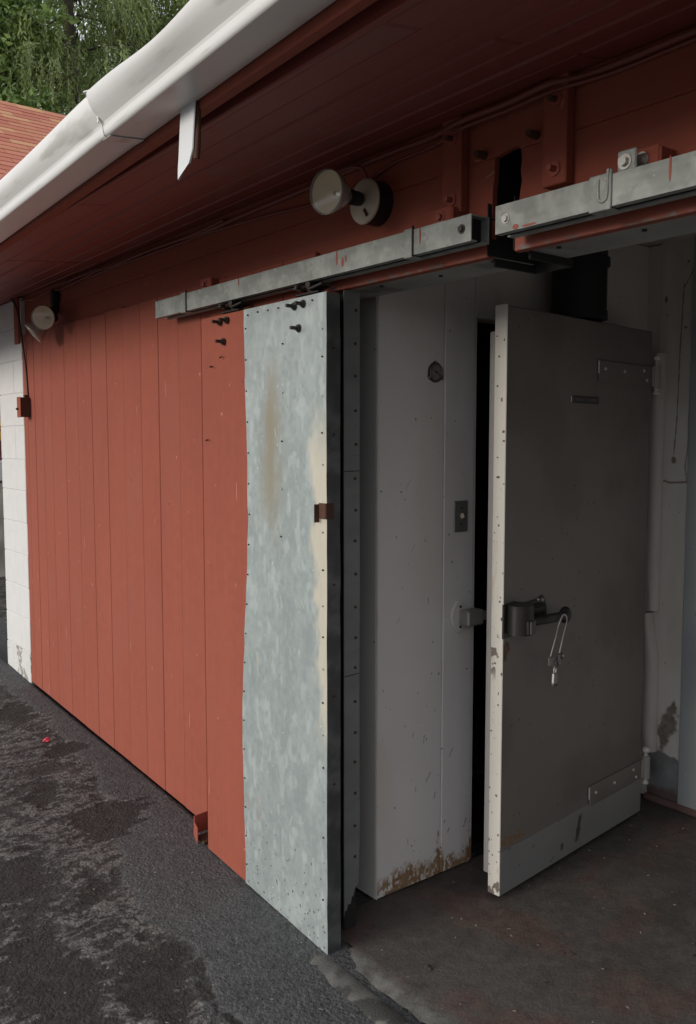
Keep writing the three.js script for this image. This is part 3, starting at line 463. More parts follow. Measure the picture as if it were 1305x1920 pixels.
// wire pin with clip and little padlock hanging from the latch lever
{
  const p = onDoor(0.235, 0.96, 0.06), t = thing('safety_pin_chain', 'thin wire loop and clip hanging from the black cooler latch lever', 'chain', p); t.rotation.y = Math.PI / 2 + 0.113;
  part('wire_loop', tube([[-0.028, -0.13, -0.006], [-0.026, -0.06, 0.012], [-0.024, 0.0, 0.026], [0, 0.028, 0.028], [0.022, 0.012, 0.028], [0.024, -0.06, 0.012], [0.02, -0.13, 0]], 0.0026, 70, 8), M.zinc, t);
  part('clip', merge(at(cbox(0.03, 0.036, 0.012, 0.004), -0.026, -0.142, -0.004), at(cbox(0.02, 0.045, 0.014, 0.004), 0.016, -0.14, 0.002), at(new THREE.TorusGeometry(0.012, 0.003, 8, 16), 0.004, -0.155, 0.004), at(new THREE.TorusGeometry(0.01, 0.0026, 8, 16).rotateY(1), 0.03, -0.13, 0.008)), flatC(0.2, 0.19, 0.18, 0.4, 0.7), t);
  const q = onDoor(0.238, 0.762, 0.055), l = thing('small_padlock', 'small worn steel padlock hanging below the wire clip on the cooler door', 'padlock', q); l.rotation.set(0.1, Math.PI / 2 + 0.3, -0.25);
  part('lock_body', at(cbox(0.032, 0.042, 0.014, 0.004), 0, -0.012, 0), flatC(0.28, 0.28, 0.27, 0.4, 0.6), l);
  part('shackle', tube([[-0.009, 0.006, 0], [-0.009, 0.024, 0], [0, 0.036, 0], [0.009, 0.024, 0], [0.009, 0.006, 0]], 0.0026, 24, 8), M.zinc, l);
  part('lock_base', at(cbox(0.033, 0.012, 0.015, 0.003), 0, -0.034, 0), flatC(0.05, 0.05, 0.06, 0.5), l);
}
// dial thermometer
{
  const t = thing('dial_thermometer', 'small round dial thermometer screwed to the cream cooler wall', 'thermometer', [-0.154, 1.863, -0.594]); t.rotation.y = Math.PI / 2;
  const flange = extr([...Array(36)].map((_, i) => { const a = i / 36 * Math.PI * 2, r = 0.0345 + 0.006 * Math.max(0, Math.cos(3 * (a - Math.PI / 2))) ** 4; return [r * Math.cos(a), r * Math.sin(a)]; }), 0.004, 0.001);
  part('flange', flange, flatC(0.05, 0.045, 0.04, 0.5, 0.4), t);
  part('bezel', at(new THREE.TorusGeometry(0.029, 0.0038, 10, 36), 0, 0, 0.007), flatC(0.16, 0.14, 0.12, 0.4, 0.6), t);
  const dial = new THREE.CircleGeometry(0.027, 32); at(dial, 0, 0, 0.0065);
  part('dial', dial, std({ map: tex(128, 128, 2, 2, (x, y) => { const r = Math.hypot(x - 1, y - 1), a = Math.atan2(y - 1, x - 1); let c = [0.2, 0.185, 0.17]; if (r > 0.7 && r < 0.86 && Math.abs(Math.sin(a * 12)) > 0.9 && a > -2.6 + 0 && !(a > -2.2 && a < -0.9)) c = [0.03, 0.03, 0.03]; if (r > 0.5 && r < 0.53) c = [0.1, 0.06, 0.05]; return c; }), roughness: 0.5 }), t);
  part('needle', merge(at(cbox(0.034, 0.0028, 0.0012, 0.0003), 0.004, 0, 0).rotateZ(-0.6), at(cylZ(0.004, 0.004, 0.003, 12), 0, 0, 0)), flatC(0.01, 0.01, 0.01), t, [0, 0, 0.0085]);
  for (let k = 0; k < 3; k++) { const a = Math.PI / 2 + k * 2.094; part('screw', at(cylZ(0.003, 0.0035, 0.003, 8), 0.0378 * Math.cos(a), 0.0378 * Math.sin(a), 0.006), flatC(0.5, 0.48, 0.44, 0.4, 0.5), t); }
}
// light switch
{
  const t = thing('light_switch', 'grey metal light switch plate with ivory toggle on the cooler wall', 'switch', [-0.154, 1.344, -0.728]); t.rotation.y = Math.PI / 2;
  const p = part('switch_plate', at(cbox(0.07, 0.115, 0.005, 0.002), 0, 0, 0.0025), M.galv, t); p.material = flatC(0.2, 0.195, 0.185, 0.45, 0.55);
  part('toggle', at(cbox(0.008, 0.018, 0.016, 0.002).rotateX(-0.5), 0, 0.002, 0.01), flatC(0.62, 0.55, 0.38, 0.5), t);
  for (const y of [0.03, -0.03]) part('screw', at(cylZ(0.0035, 0.004, 0.003, 10), 0, y, 0.006), M.bolt, t);
}
// black pipe over the cooler door
{
  const t = thing('black_flue_pipe', 'black metal flue pipe rising above the open cooler door', 'pipe', [-0.03, 2.1, -1.235]);
  part('pipe', at(cyl(0.105, 0.105, 0.38, 28), 0, 0.19, 0), M.black, t); part('collar', at(cyl(0.115, 0.115, 0.03, 28), 0, 0.2, 0), M.black, t); part('pipe_foot', at(cyl(0.109, 0.109, 0.03, 28), 0, 0.0, 0), M.black, t);
}

// ───────────────────────── sliding door ─────────────────────────
const sd = thing('sliding_shed_door', 'thick sliding door, red painted boards with bare galvanised sheet on its leading side', 'sliding door');
const DB = (x) => -0.002 + 0.078 * -x; // bottom edge follows the fall of the lot
{
  const P = [[-0.772, DB(-0.772)], [-0.003, DB(-0.003)], [-0.003, 2.064], [-0.772, 2.064]];
  const body = uvm(extr(P, 0.04, 0.0022), 2, 0.37, 0.21); part('door_panel', body, M.red, sd, [0, 0, -0.0445]);
  // sheet with a hand-cut wavy edge
  const W = [[2.07, -0.468], [1.851, -0.465], [1.615, -0.456], [1.377, -0.453], [1.2, -0.462], [1.02, -0.477], [0.768, -0.499], [0.534, -0.503], [0.223, -0.494], [0.03, -0.49]].reverse();
  const edgeX = (y) => { let i = 1; while (i < W.length - 1 && y > W[i][0]) i++; const t = (y - W[i - 1][0]) / (W[i][0] - W[i - 1][0]); return mix(W[i - 1][1], W[i][1], t); };
  const nx = 24, ny = 120, pos = [], uv = [], idx = [];
  for (let j = 0; j <= ny; j++) for (let i = 0; i <= nx; i++) {
    const t = j / ny, x0 = edgeX(mix(0.04, 2.064, t)) + 0.002 * (vn(t * 60, 3, 4) - 0.5), x = mix(x0, 0.0008, i / nx), y = mix(DB(x) + 0.001, 2.0645, t);
    const dent = 0.0028 * (fbm(x * 5, y * 4, 3, 1400) - 0.5) + 0.0012 * (vn(x * 22, y * 14, 1410) - 0.5) - 0.003 * Math.exp(-(((x + 0.2) / 0.05) ** 2 + ((y - 0.42) / 0.09) ** 2));
    pos.push(x, y, 0.0022 + (i === 0 ? -0.0018 + 0.003 * vn(t * 40, 9, 7) : Math.max(-0.001, dent))); uv.push((x + 0.51) / 0.515, y / 2.07);
  }
  for (let j = 0; j < ny; j++) for (let i = 0; i < nx; i++) { const a = j * (nx + 1) + i; idx.push(a, a + 1, a + nx + 1, a + 1, a + nx + 2, a + nx + 1); }
  const g = new THREE.BufferGeometry(); g.setAttribute('position', new THREE.Float32BufferAttribute(pos, 3)); g.setAttribute('uv', new THREE.Float32BufferAttribute(uv, 2)); g.setIndex(idx); g.computeVertexNormals();
  M.sheet = std({ map: tex(768, 2048, 0.515, 2.07, (X, y) => {
    const x = X - 0.51; const n = fbm(x * 14, y * 6, 5, 1500), sp = fbm(x * 60, y * 50, 3, 1510);
    let c = mix3([0.28, 0.325, 0.325], [0.345, 0.395, 0.392], ss(0.3, 0.7, 0.5 * n + 0.5 * sp)); c = mul3(c, 0.96 + 0.06 * vn(x * 110, y * 4, 1520) + 0.06 * (vn(x * 260, y * 260, 1525) - 0.5));
    c = mix3(c, [0.52, 0.57, 0.57], 0.35 * ss(0.54, 0.72, fbm(x * 40, y * 18, 5, 1530)));
    const st = Math.exp(-(((x + 0.325 + 0.02 * Math.sin(y * 7)) / 0.06) ** 2)) * ss(1.0, 1.6, y) * ss(2.0, 1.8, y); c = mix3(c, [0.27, 0.245, 0.18], 0.95 * st * ss(0.3, 0.6, fbm(x * 16, y * 5, 4, 1540)));
    const cr = ss(-0.07, -0.03, x + 0.02 - 0.05 * ss(1.3, 0.9, y) + 0.1 * (fbm(y * 5, 1, 4, 1550) - 0.5) + 0.06 * (fbm(x * 40, y * 14, 5, 1560) - 0.5)) * ss(0.6, 0.85, y) * ss(1.8, 1.5, y); c = mix3(c, [0.6, 0.555, 0.44], 0.8 * cr);
    c = mix3(c, [0.74, 0.74, 0.71], 0.7 * strokes(x, y, 0.12, 0.2, 0.02, 0.0011, 1.5, 1.2, 1570)); c = mix3(c, [0.66, 0.68, 0.66], 0.7 * specks(x, y, 0.05, 0.2, 0.0008, 0.0035, 1580)); c = mix3(c, [0.12, 0.12, 0.11], 0.7 * specks(x, y, 0.07, 0.14, 0.0008, 0.0026, 1590));
    const low = ss(0.34, 0.02, y - DB(x)); c = mix3(c, [0.09, 0.085, 0.075], 0.85 * specks(x, y, 0.018, 0.55 * low, 0.0012, 0.0052, 1600)); // splashed mud specks at the foot
    c = mix3(c, [0.5, 0.19, 0.12], 0.75 * ss(0, 0.01, 0.007 - Math.abs(x + 0.405 + 0.004 * Math.sin(y * 60)) + 0.008 * (fbm(x * 60, y * 30, 3, 1610) - 0.5)) * (ss(0.05, 0.03, Math.abs(y - 0.34)) + 0.8 * ss(0.02, 0.01, Math.abs(y - 0.87))));
    c = mix3(c, [0.5, 0.2, 0.13], 0.7 * strokes(x, y, 0.2, 0.12, 0.014, 0.0016, 1.5, 0.2, 1620)); return c;
  }), roughness: 0.5, metalness: 0.25 });
  const sheet = part('galvanised_sheet', g, M.sheet, sd);
  const nail = cylZ(0.0026, 0.0032, 0.003, 8);
  for (let y = 2.0, k = 0; y > 0.1; y -= 0.105, k++) { part('nail', nail, M.bolt, sheet, [edgeX(y) + 0.009 + 0.003 * h2(k, 1, 2), y, 0.004]); part('nail', nail, k % 2 ? M.bolt : M.zinc, sheet, [-0.02 + 0.004 * h2(k, 2, 2), y - 0.05 + 0.03 * h2(k, 3, 2), 0.005]); }
  for (let x = -0.44, k = 0; x < -0.01; x += 0.062, k++) part('nail', nail, M.bolt, sheet, [x, 2.047 - 0.004 * h2(k, 4, 2), 0.005]);
  for (let k = 0; k < 5; k++) part('nail', nail, k % 2 ? M.zinc : M.bolt, sheet, [-0.23 - 0.004 * k, 1.93 - 0.155 * k, 0.005]);
  // dark folded edge strip
  const es = []; { const n = 60; for (let j = 0; j <= n; j++) es.push([0.0, mix(0.001, 2.064, j / n)]); }
  const strip = new THREE.BoxGeometry(0.0025, 2.06, 0.05, 1, 90, 3); at(strip, 0.0005, 1.032, -0.0245); { const p = strip.attributes.position; for (let i = 0; i < p.count; i++) { const b = p.getZ(i) < -0.045; p.setX(i, p.getX(i) + 0.0016 * (fbm(p.getY(i) * 7, p.getZ(i) * 30, 3, 1700) - 0.5)); if (b) p.setZ(i, p.getZ(i) + 0.004 * (fbm(p.getY(i) * 9, 2, 3, 1710) - 0.5)); } strip.computeVertexNormals(); }
  const ed = part('edge_strip', uvm(strip, 0.5), M.darkGalv, sd);
  for (const y of [1.9, 1.64, 1.18, 0.83, 0.55]) part('nail', at(cyl(0.004, 0.004, 0.003, 10).rotateZ(Math.PI / 2), 0.0026, y, -0.024), M.bolt, ed);
  part('latch_tab', merge(at(cbox(0.034, 0.048, 0.003, 0.001), -0.0165, 1.408, 0.006), at(cbox(0.003, 0.056, 0.02, 0.001), -0.034, 1.4, 0.014), at(cbox(0.003, 0.048, 0.03, 0.001), 0.0028, 1.408, -0.008)), M.rust, sd);
  // hangers and their bolts
  for (const x of [-0.57, -0.105]) {
    const hg = part('hanger', merge(at(cbox(0.12, 0.006, 0.05, 0.002), x, 2.072, -0.025), at(cbox(0.03, 0.05, 0.02, 0.003), x - 0.012, 2.098, -0.03), at(cbox(0.07, 0.008, 0.045, 0.002).rotateZ(0.12), x + 0.045, 2.088, -0.02), at(cbox(0.05, 0.006, 0.04, 0.002).rotateZ(-0.25), x - 0.05, 2.09, -0.016), at(cylZ(0.012, 0.012, 0.03, 12), x, 2.1, -0.02), at(cylZ(0.007, 0.007, 0.02, 6), x - 0.03, 2.092, 0.01)), M.bolt, sd);
    for (const [dx, y] of [[-0.06, 2.04], [-0.012, 2.042], [-0.037, 1.97]]) part('bolt', merge(at(cylZ(0.0058, 0.0058, 0.032, 10), x + dx, y, 0.018), at(cylZ(0.0105, 0.0105, 0.008, 6), x + dx, y, 0.007), at(cylZ(0.013, 0.013, 0.002, 16), x + dx, y, 0.004)), M.bolt, hg);
  }
  for (const [x, y, a] of [[-0.615, 1.916, 0.5], [-0.685, 1.887, 0.1], [-0.722, 1.624, 0.2]]) part('bent_nail', at(cylZ(0.0026, 0.0034, 0.012, 8).rotateY(-a).rotateX(a), x, y, 0.009), M.rust, sd);
}
// floor guide at the foot of the sliding door
{
  const x0 = -0.87, t = thing('door_guide_bracket', 'bent red painted steel guide bracket at the foot of the sliding door', 'bracket', [x0, gy(x0), -0.06]);
  part('bracket_arm', toCreasedNormals(merge(at(cbox(0.075, 0.07, 0.005, 0.0015), 0.01, 0.082, -0.026), at(cbox(0.005, 0.075, 0.076, 0.0015).rotateY(0.15), -0.032, 0.05, 0.014), at(cbox(0.07, 0.06, 0.005, 0.0015).rotateY(-0.3), 0.008, 0.036, 0.062)), 0.5), M.redPlain, t);
  part('bracket_foot', at(cbox(0.07, 0.012, 0.07, 0.003), 0.022, 0.006, 0.02), M.rust, t);
  for (const dx of [0.012, 0.034]) part('screw', at(cylZ(0.005, 0.005, 0.005, 8), dx - 0.012, 0.098, -0.022), M.rust, t);
}

// ───────────────────────── door tracks ─────────────────────────
function track(name, label, x0, x1, straps, bolts, group) {
  const t = thing(name, label, 'door track', [0, 0, 0], group);
  const o = [[0.033, 2.108], [0.033, 2.174], [-0.033, 2.174], [-0.033, 2.108]]; // (z, y)
  const P = [[-0.032, 2.109], [-0.012, 2.109], [-0.012, 2.1115], [-0.0295, 2.1115], [-0.0295, 2.1705], [0.0295, 2.1705], [0.0295, 2.1115], [0.012, 2.1115], [0.012, 2.109], [0.032, 2.109], [0.032, 2.173], [-0.032, 2.173]];
  const g = extr(P, x1 - x0, 0.0006); g.rotateY(Math.PI / 2); g.translate(x0, 0, -0.031);
  const ch = part('channel', uvm(g, 0.5, rnd(), rnd(), true), M.galv, t);
  part('channel_liner', at(cbox(x1 - x0 - 0.03, 0.055, 0.055, 0.001), (x0 + x1) / 2 - 0.008, 2.142, -0.031), M.dark, t);
  for (const [xs, w, red] of straps) {
    const s = part('strap', uvm(merge(at(cbox(w, 0.071, 0.003, 0.001), xs, 2.1405, 0.0035), at(cbox(w, 0.003, 0.075, 0.001), xs, 2.1765, -0.033), at(cbox(w, 0.003, 0.03, 0.001), xs, 2.1045, -0.01)), 0.5, rnd(), 0), M.galv, t);
    part('strap_rib', at(cbox(0.004, 0.08, 0.008, 0.0015), xs + w / 2, 2.144, 0.003), red ? M.bolt : M.galv, s);
    part('mount_plate', uvm(merge(at(cbox(0.075, 0.055, 0.006, 0.002), xs + 0.06, 2.203, -0.06), at(cbox(0.006, 0.05, 0.05, 0.002), xs + 0.1, 2.2, -0.083), at(cbox(0.006, 0.045, 0.05, 0.002), xs + 0.022, 2.197, -0.083)), 2, 0.2), M.red, t);
    part('mount_bolt', merge(at(cylZ(0.0095, 0.0095, 0.011, 6), xs + 0.058, 2.206, -0.052), at(cylZ(0.016, 0.016, 0.003, 20), xs + 0.058, 2.206, -0.0565)), red ? M.redPlain : M.zinc, t);
  }
  for (const [dx, dy, h, w] of x0 < 0 ? [[0.052, 0.012, 0.02, 0.004], [0.08, -0.004, 0.014, 0.006], [0.095, 0.004, 0.01, 0.004], [0.41, 0.012, 0.022, 0.0035], [-0.5, 0.02, 0.014, 0.003]] : [[0.735, -0.026, 0.006, 0.009], [0.775, -0.0285, 0.0025, 0.022], [1.13, 0.012, 0.026, 0.0028]])
    part('paint_drip', at(new THREE.SphereGeometry(1, 14, 10).scale(w, h, 0.0009), dx, 2.141 + dy, 0.0024), M.redPlain, t);
  for (const [x, y] of bolts) part('end_bolt', merge(at(cylZ(0.008, 0.008, 0.008, 6), x, y, 0.0055), at(cylZ(0.0115, 0.0115, 0.003, 18), x, y, 0.0025)), x < 0.6 ? M.bolt : M.zinc, t);
  return t;
}
track('door_track', 'left galvanised box track carrying the sliding door, cut off beside the black slot', -1.14, 0.592, [[-0.898, 0.04, true], [0.366, 0.034, true]], [[0.561, 2.142]]);
{
  const t = track('door_track', 'right galvanised box track over the open doorway with a bolted strap', 0.672, 2.7, [[0.968, 0.054, false], [2.2, 0.054, false]], [[0.705, 2.139]]);
  const u = part('pressed_loop', tube([[0.965, 2.168, 0.005], [0.965, 2.135, 0.0055], [0.968, 2.124, 0.0055], [0.976, 2.121, 0.0055], [0.984, 2.125, 0.0055], [0.987, 2.137, 0.0055], [0.988, 2.185, 0.004]], 0.0036, 40, 8), M.galv, t);
  const tab = part('bolt_tab', uvm(at(cbox(0.045, 0.05, 0.006, 0.003), 1.015, 2.198, -0.022), 0.5, 0.3), M.galv, t);
  part('tab_bolt', merge(at(cylZ(0.0105, 0.0105, 0.012, 6), 1.012, 2.198, -0.013), at(cylZ(0.016, 0.016, 0.003, 20), 1.012, 2.198, -0.018)), M.zinc, t);
}

// ───────────────────────── gutter ─────────────────────────
{
  const t = thing('white_gutter', 'dented white metal rain gutter along the red eave, split at a joint', 'gutter');
  const prof = [[0.0, 0.09], [0.0, 0.0], [0.05, -0.005], [0.088, -0.008], [0.094, -0.006], [0.0965, 0.004], [0.0975, 0.014], [0.1, 0.02], [0.109, 0.03], [0.12, 0.042], [0.128, 0.056], [0.131, 0.07], [0.131, 0.078], [0.128, 0.082], [0.122, 0.08]];
  const cuts = [[0, 1], [1, 3], [3, 6], [6, 7], [7, 12], [12, 14]];
  const gutter = (x0, x1, top, n, lean) => { // each run of the profile is smooth, creases between runs stay sharp
    const P = [], U = [], I = [];
    for (const [k0, k1] of cuts) {
      const base = P.length / 3, m = k1 - k0 + 1;
      for (let i = 0; i <= n; i++) { const x = mix(x0, x1, i / n), y0 = 2.354 + 0.026 * (x - 0.3), z0 = 0.625 + 0.02 * x; for (let k = k0; k <= k1; k++) { const [o, h] = prof[k], f = ss(0.016, 0.09, h) * (k > 3 ? 1 : 0); P.push(x, y0 + h + f * top(x), z0 + o + f * lean(x) + (k > 3 ? 0.003 * (fbm(x * 2.5, 1, 2, 1800) - 0.5) : 0)); U.push(x, k * 0.022); } }
      for (let i = 0; i < n; i++) for (let k = 0; k < m - 1; k++) { const a = base + i * m + k, b = a + m; I.push(a, b, a + 1, a + 1, b, b + 1); }
    }
    const g = new THREE.BufferGeometry(); g.setAttribute('position', new THREE.Float32BufferAttribute(P, 3)); g.setAttribute('uv', new THREE.Float32BufferAttribute(U, 2)); g.setIndex(I); g.computeVertexNormals(); return g;
  };
  M.gutterD = M.gutter.clone(); M.gutterD.side = THREE.DoubleSide;
  part('gutter_run', gutter(-4.1, 0.0865, (x) => 0.0 + 0.008 * ss(-0.6, 0.05, x), 120, () => -0.008), M.gutterD, t);
  part('gutter_run', gutter(0.0895, 3.4, (x) => 0.004 - 0.019 * Math.exp(-(((x - 0.46) / 0.2) ** 2)), 160, (x) => 0.006), M.gutterD, t);
  part('joint_sleeve', gutter(0.04, 0.15, () => -0.004, 8, () => -0.008).translate(0, 0.004, -0.004), std({ color: new THREE.Color().setRGB(0.05, 0.048, 0.045), roughness: 0.7, side: THREE.DoubleSide }), t);
  part('lap_plate', at(cbox(0.04, 0.0016, 0.088, 0.0004).rotateX(0.09), 0.086, 2.3425, 0.6715), M.gutter, t);
  // torn joint clip
  part('joint_clip', merge(at(cbox(0.016, 0.012, 0.05, 0.003).rotateX(0.3), 0.078, 2.436, 0.735), at(cbox(0.006, 0.06, 0.004, 0.001).rotateZ(0.2), 0.089, 2.395, 0.738), at(cbox(0.02, 0.005, 0.024, 0.001).rotateX(-0.5).rotateY(0.4), 0.086, 2.428, 0.755)), M.gutter, t);
  part('end_cap', at(cbox(0.003, 0.09, 0.12, 0.001), -4.1, 2.29, 0.61), M.gutter, t);
}
{ // strip of old bracket hanging from the eave
  const t = thing('hanging_metal_strip', 'bent white painted metal strip with rust dangling below the gutter', 'metal strip', [0.342, 2.39, 0.625]);
  const P = [], I = [], U = [], n = 30, prof = [[-0.034, 0.004], [-0.0325, 0.006], [0.0305, 0.006], [0.032, 0.004], [0.032, 0.003], [0.031, 0.002], [0.029, 0.001], [-0.034, 0.001]];
  for (let i = 0; i <= n; i++) { const s = i / n, y = -s * 0.185 + 0.02, bx = -0.002 + 0.012 * Math.sin(s * 3.1) - 0.012 * s * s * s, bz = 0.012 * Math.sin(s * 2.6), wv = s > 0.85 ? 1 - (s - 0.85) * 1.6 : 1; prof.forEach(([x, z], k) => { const cut = x > 0.02 && s > 0.8 ? 0 : 0; P.push(x * wv + bx + (s > 0.85 ? -0.01 * (s - 0.85) / 0.15 : 0), y + (s === 1 ? x * 0.5 : 0), z + bz); U.push(k * 0.02, s * 0.165); }); }
  const m = prof.length; for (let i = 0; i < n; i++) for (let k = 0; k < m; k++) { const a = i * m + k, b = i * m + (k + 1) % m; I.push(a, a + m, b, b, a + m, b + m); }
  const g = new THREE.BufferGeometry(); g.setAttribute('position', new THREE.Float32BufferAttribute(P, 3)); g.setAttribute('uv', new THREE.Float32BufferAttribute(U, 2)); g.setIndex(I); g.computeVertexNormals();
  const mm = std({ map: tex(128, 256, 0.16, 0.165, (x, y) => { let c = [0.64, 0.66, 0.68]; c = mul3(c, 0.9 + 0.2 * fbm(x * 30, y * 20, 4, 1850)); c = mix3(c, [0.35, 0.2, 0.07], 0.8 * specks(x, y, 0.018, 0.35, 0.001, 0.005, 1860)); return c; }), roughness: 0.5, side: THREE.DoubleSide });
  part('strip', toCreasedNormals(g, 0.6), mm, t);
  part('strip_backing', tube([[0.03, 0.02, -0.004], [0.034, -0.06, 0.004], [0.036, -0.11, 0.006], [0.026, -0.152, 0.004]], 0.007, 30, 6), M.rust, t);
  part('strip_root', at(cbox(0.03, 0.03, 0.02, 0.004), 0.02, 0.02, -0.008), M.rust, t);
}

// ───────────────────────── flood lamps, cables, switch box ─────────────────────────
M.lens = new THREE.MeshPhysicalMaterial({ color: new THREE.Color().setRGB(0.9, 0.88, 0.82), roughness: 0.14, transmission: 0.86, thickness: 0 });
M.reflector = std({ color: new THREE.Color().setRGB(0.88, 0.82, 0.68), roughness: 0.4, metalness: 0.2 });
M.lampGlass = std({ color: new THREE.Color().setRGB(0.42, 0.39, 0.36), roughness: 0.25, metalness: 0.4 });
function parBulb(parent, dir, pos) { // reflector bulb pointing along dir, origin at its socket
  const b = new THREE.Group(); b.name = 'bulb'; b.position.set(...pos); b.quaternion.setFromUnitVectors(V(0, 1, 0), V(...dir).normalize()); parent.add(b);
  part('socket', lathe([[0, -0.02], [0.019, -0.02], [0.021, -0.005], [0.019, 0.012], [0.0215, 0.015], [0.0185, 0.02], [0.021, 0.024], [0.018, 0.03], [0.02, 0.036], [0, 0.036]], 24), M.black, b);
  part('bulb_body', lathe([[0.019, 0.034], [0.024, 0.045], [0.036, 0.065], [0.05, 0.09], [0.0585, 0.11], [0.061, 0.118], [0.061, 0.124], [0.059, 0.127]], 40), M.lampGlass, b);
  part('reflector', lathe([[0.004, 0.06], [0.02, 0.066], [0.038, 0.082], [0.05, 0.1], [0.0568, 0.118]], 40), M.reflector, b);
  const rings = []; for (let i = 0; i <= 22; i++) { const r = 0.059 * (1 - i / 22); rings.push([r, 0.1265 + 0.006 * (1 - (r / 0.059) ** 2) + 0.0007 * (i % 2)]); } part('lens', lathe(rings, 48), M.lens, b);
  part('filament_stem', at(cyl(0.006, 0.008, 0.03, 12), 0, 0.074, 0), flatC(0.3, 0.28, 0.24, 0.4), b);
  return b;
}
{
  const t = thing('flood_lamp', 'single reflector flood lamp with round cream cover plate above the track', 'lamp', [0.113, 2.311, -0.11]);
  part('junction_box', at(cylZ(0.062, 0.062, 0.05, 36), 0, 0, 0.025), M.black, t);
  const cv = lathe([[0, 0.012], [0.02, 0.0115], [0.055, 0.007], [0.063, 0.003], [0.065, -0.002], [0.063, -0.006], [0, -0.006]], 40).rotateX(Math.PI / 2);
  part('cover_plate', uvm(at(cv, 0, 0, 0.057), 0.5), std({ map: tex(128, 128, 0.5, 0.5, (x, y) => { let c = mul3([0.55, 0.48, 0.37], 0.88 + 0.24 * fbm(x * 20, y * 20, 4, 1900, 10, 10)); return mix3(c, [0.1, 0.06, 0.045], 0.8 * specks(x, y, 0.03, 0.25, 0.001, 0.005, 1910)); }), roughness: 0.5 }), t);
  part('knockout_tab', at(cbox(0.01, 0.026, 0.006, 0.002).rotateZ(0.6), 0.018, -0.036, 0.068), M.rust, t);
  part('swivel_arm', tube([[0, 0.005, 0.06], [0.003, 0.004, 0.075], [0.006, 0.002, 0.088]], 0.012, 12, 12), M.black, t);
  parBulb(t, [0.2, -0.06, 0.98], [0.01, 0.0, 0.1]);
}
{
  const t = thing('twin_flood_lamp', 'twin reflector flood lamps on a black bracket at the far wall corner', 'lamp', [-2.4, 2.31, -0.11]);
  part('bracket', merge(at(cbox(0.045, 0.13, 0.03, 0.008), -0.12, 0.04, 0.02), tube([[-0.12, 0.0, 0.03], [-0.09, -0.02, 0.05], [-0.04, -0.045, 0.06], [0.0, -0.055, 0.06]], 0.016, 20, 10), at(cylZ(0.042, 0.042, 0.02, 20), -0.12, 0.06, 0.012)), M.black, t);
  parBulb(t, [0.72, -0.12, 0.68], [0.005, -0.06, 0.072]); parBulb(t, [-0.25, -0.66, 0.71], [-0.04, -0.055, 0.065]);
}
{
  const cab = [];
  const A = [[-2.419, 2.43], [-2.129, 2.433], [-1.993, 2.435], [-1.803, 2.43], [-1.256, 2.43], [-0.895, 2.418], [-0.622, 2.425], [-0.258, 2.431], [-0.032, 2.436], [0.19, 2.44], [0.344, 2.438], [0.484, 2.436], [0.645, 2.435], [0.774, 2.441], [0.834, 2.443], [0.959, 2.441], [1.125, 2.444], [2.2, 2.44], [2.9, 2.44]];
  const B = [[-2.285, 2.415], [-1.942, 2.414], [-1.725, 2.415], [-1.267, 2.412], [-0.843, 2.408], [-0.456, 2.392], [-0.149, 2.375], [0.089, 2.39], [0.185, 2.41], [0.339, 2.414], [0.498, 2.419], [0.641, 2.419], [0.77, 2.423], [0.916, 2.426], [1.123, 2.429], [2.2, 2.42], [2.9, 2.42]];
  const C = [[-2.42, 2.4], [-2.1, 2.413], [-1.95, 2.424], [-1.75, 2.417], [-1.4, 2.424], [-1.0, 2.42], [-0.75, 2.43]];
  const zAt = (x) => (x > 0.39 && x < 0.83 ? -0.071 : -0.1);
  const put = (nm, lab, pts, r, dz = 0, n = 160) => { const o = new THREE.Mesh(tube(pts.map(([x, y]) => [x, y, zAt(x) + dz]), r, n, 8), M.redCable ??= flatC(0.2, 0.055, 0.04, 0.5)); o.name = uniq(nm); o.userData = { label: lab, category: 'cable', group: 'painted cables under the eave' }; scene.add(o); };
  put('eave_cable', 'thicker red painted cable tucked up under the soffit along the wall', A, 0.0085, 0.002); put('eave_cable', 'thinner red painted cable running just below the thick one along the wall', B, 0.0048, 0.0); put('eave_cable', 'short red painted cable running from the twin flood lamp', C, 0.0055, 0.012, 80);
  const w = new THREE.Mesh(tube([[-0.242, 2.425, -0.1], [-0.099, 2.434, -0.09], [0.007, 2.436, -0.08], [0.071, 2.417, -0.08], [0.09, 2.38, -0.085], [0.098, 2.36, -0.09]], 0.004, 50, 8), M.redCable); w.name = uniq('lamp_cable'); w.userData = { label: 'thin looped cable feeding the single flood lamp', category: 'cable' }; scene.add(w);
  const j = new THREE.Mesh(tube([[-3.13, 2.45, -0.06], [-3.035, 2.355, -0.064], [-2.99, 2.185, -0.07], [-2.98, 2.035, -0.083], [-2.957, 1.86, -0.083]], 0.006, 50, 8), flatC(0.09, 0.035, 0.028, 0.6)); j.name = uniq('switch_cable'); j.userData = { label: 'dark cable dropping from the soffit to the small red switch box', category: 'cable' }; scene.add(j);
  const k = new THREE.Mesh(tube([[-3.06, 2.424, -0.09], [-2.833, 2.405, -0.09], [-2.578, 2.415, -0.09], [-2.42, 2.4, -0.085]], 0.0045, 40, 8), M.redCable); k.name = uniq('corner_cable'); k.userData = { label: 'slack red cable between the block corner and the twin flood lamp', category: 'cable' }; scene.add(k);
}
{
  const t = thing('switch_box', 'small red painted electrical switch box on the corner of the board wall', 'switch box', [-2.958, 1.812, -0.088]);
  part('box', at(cbox(0.05, 0.11, 0.055, 0.003), 0, 0, 0.0275), M.rust, t); part('box_cover', uvm(at(cbox(0.06, 0.115, 0.004, 0.002), 0, 0, 0.057), 2, 0.4, 0.4), M.red, t); part('toggle', at(cbox(0.006, 0.012, 0.014, 0.002), -0.005, -0.01, 0.066), M.bolt, t); part('connector', at(cyl(0.009, 0.009, 0.016, 12), 0, 0.062, 0.02), M.rust, t);
}

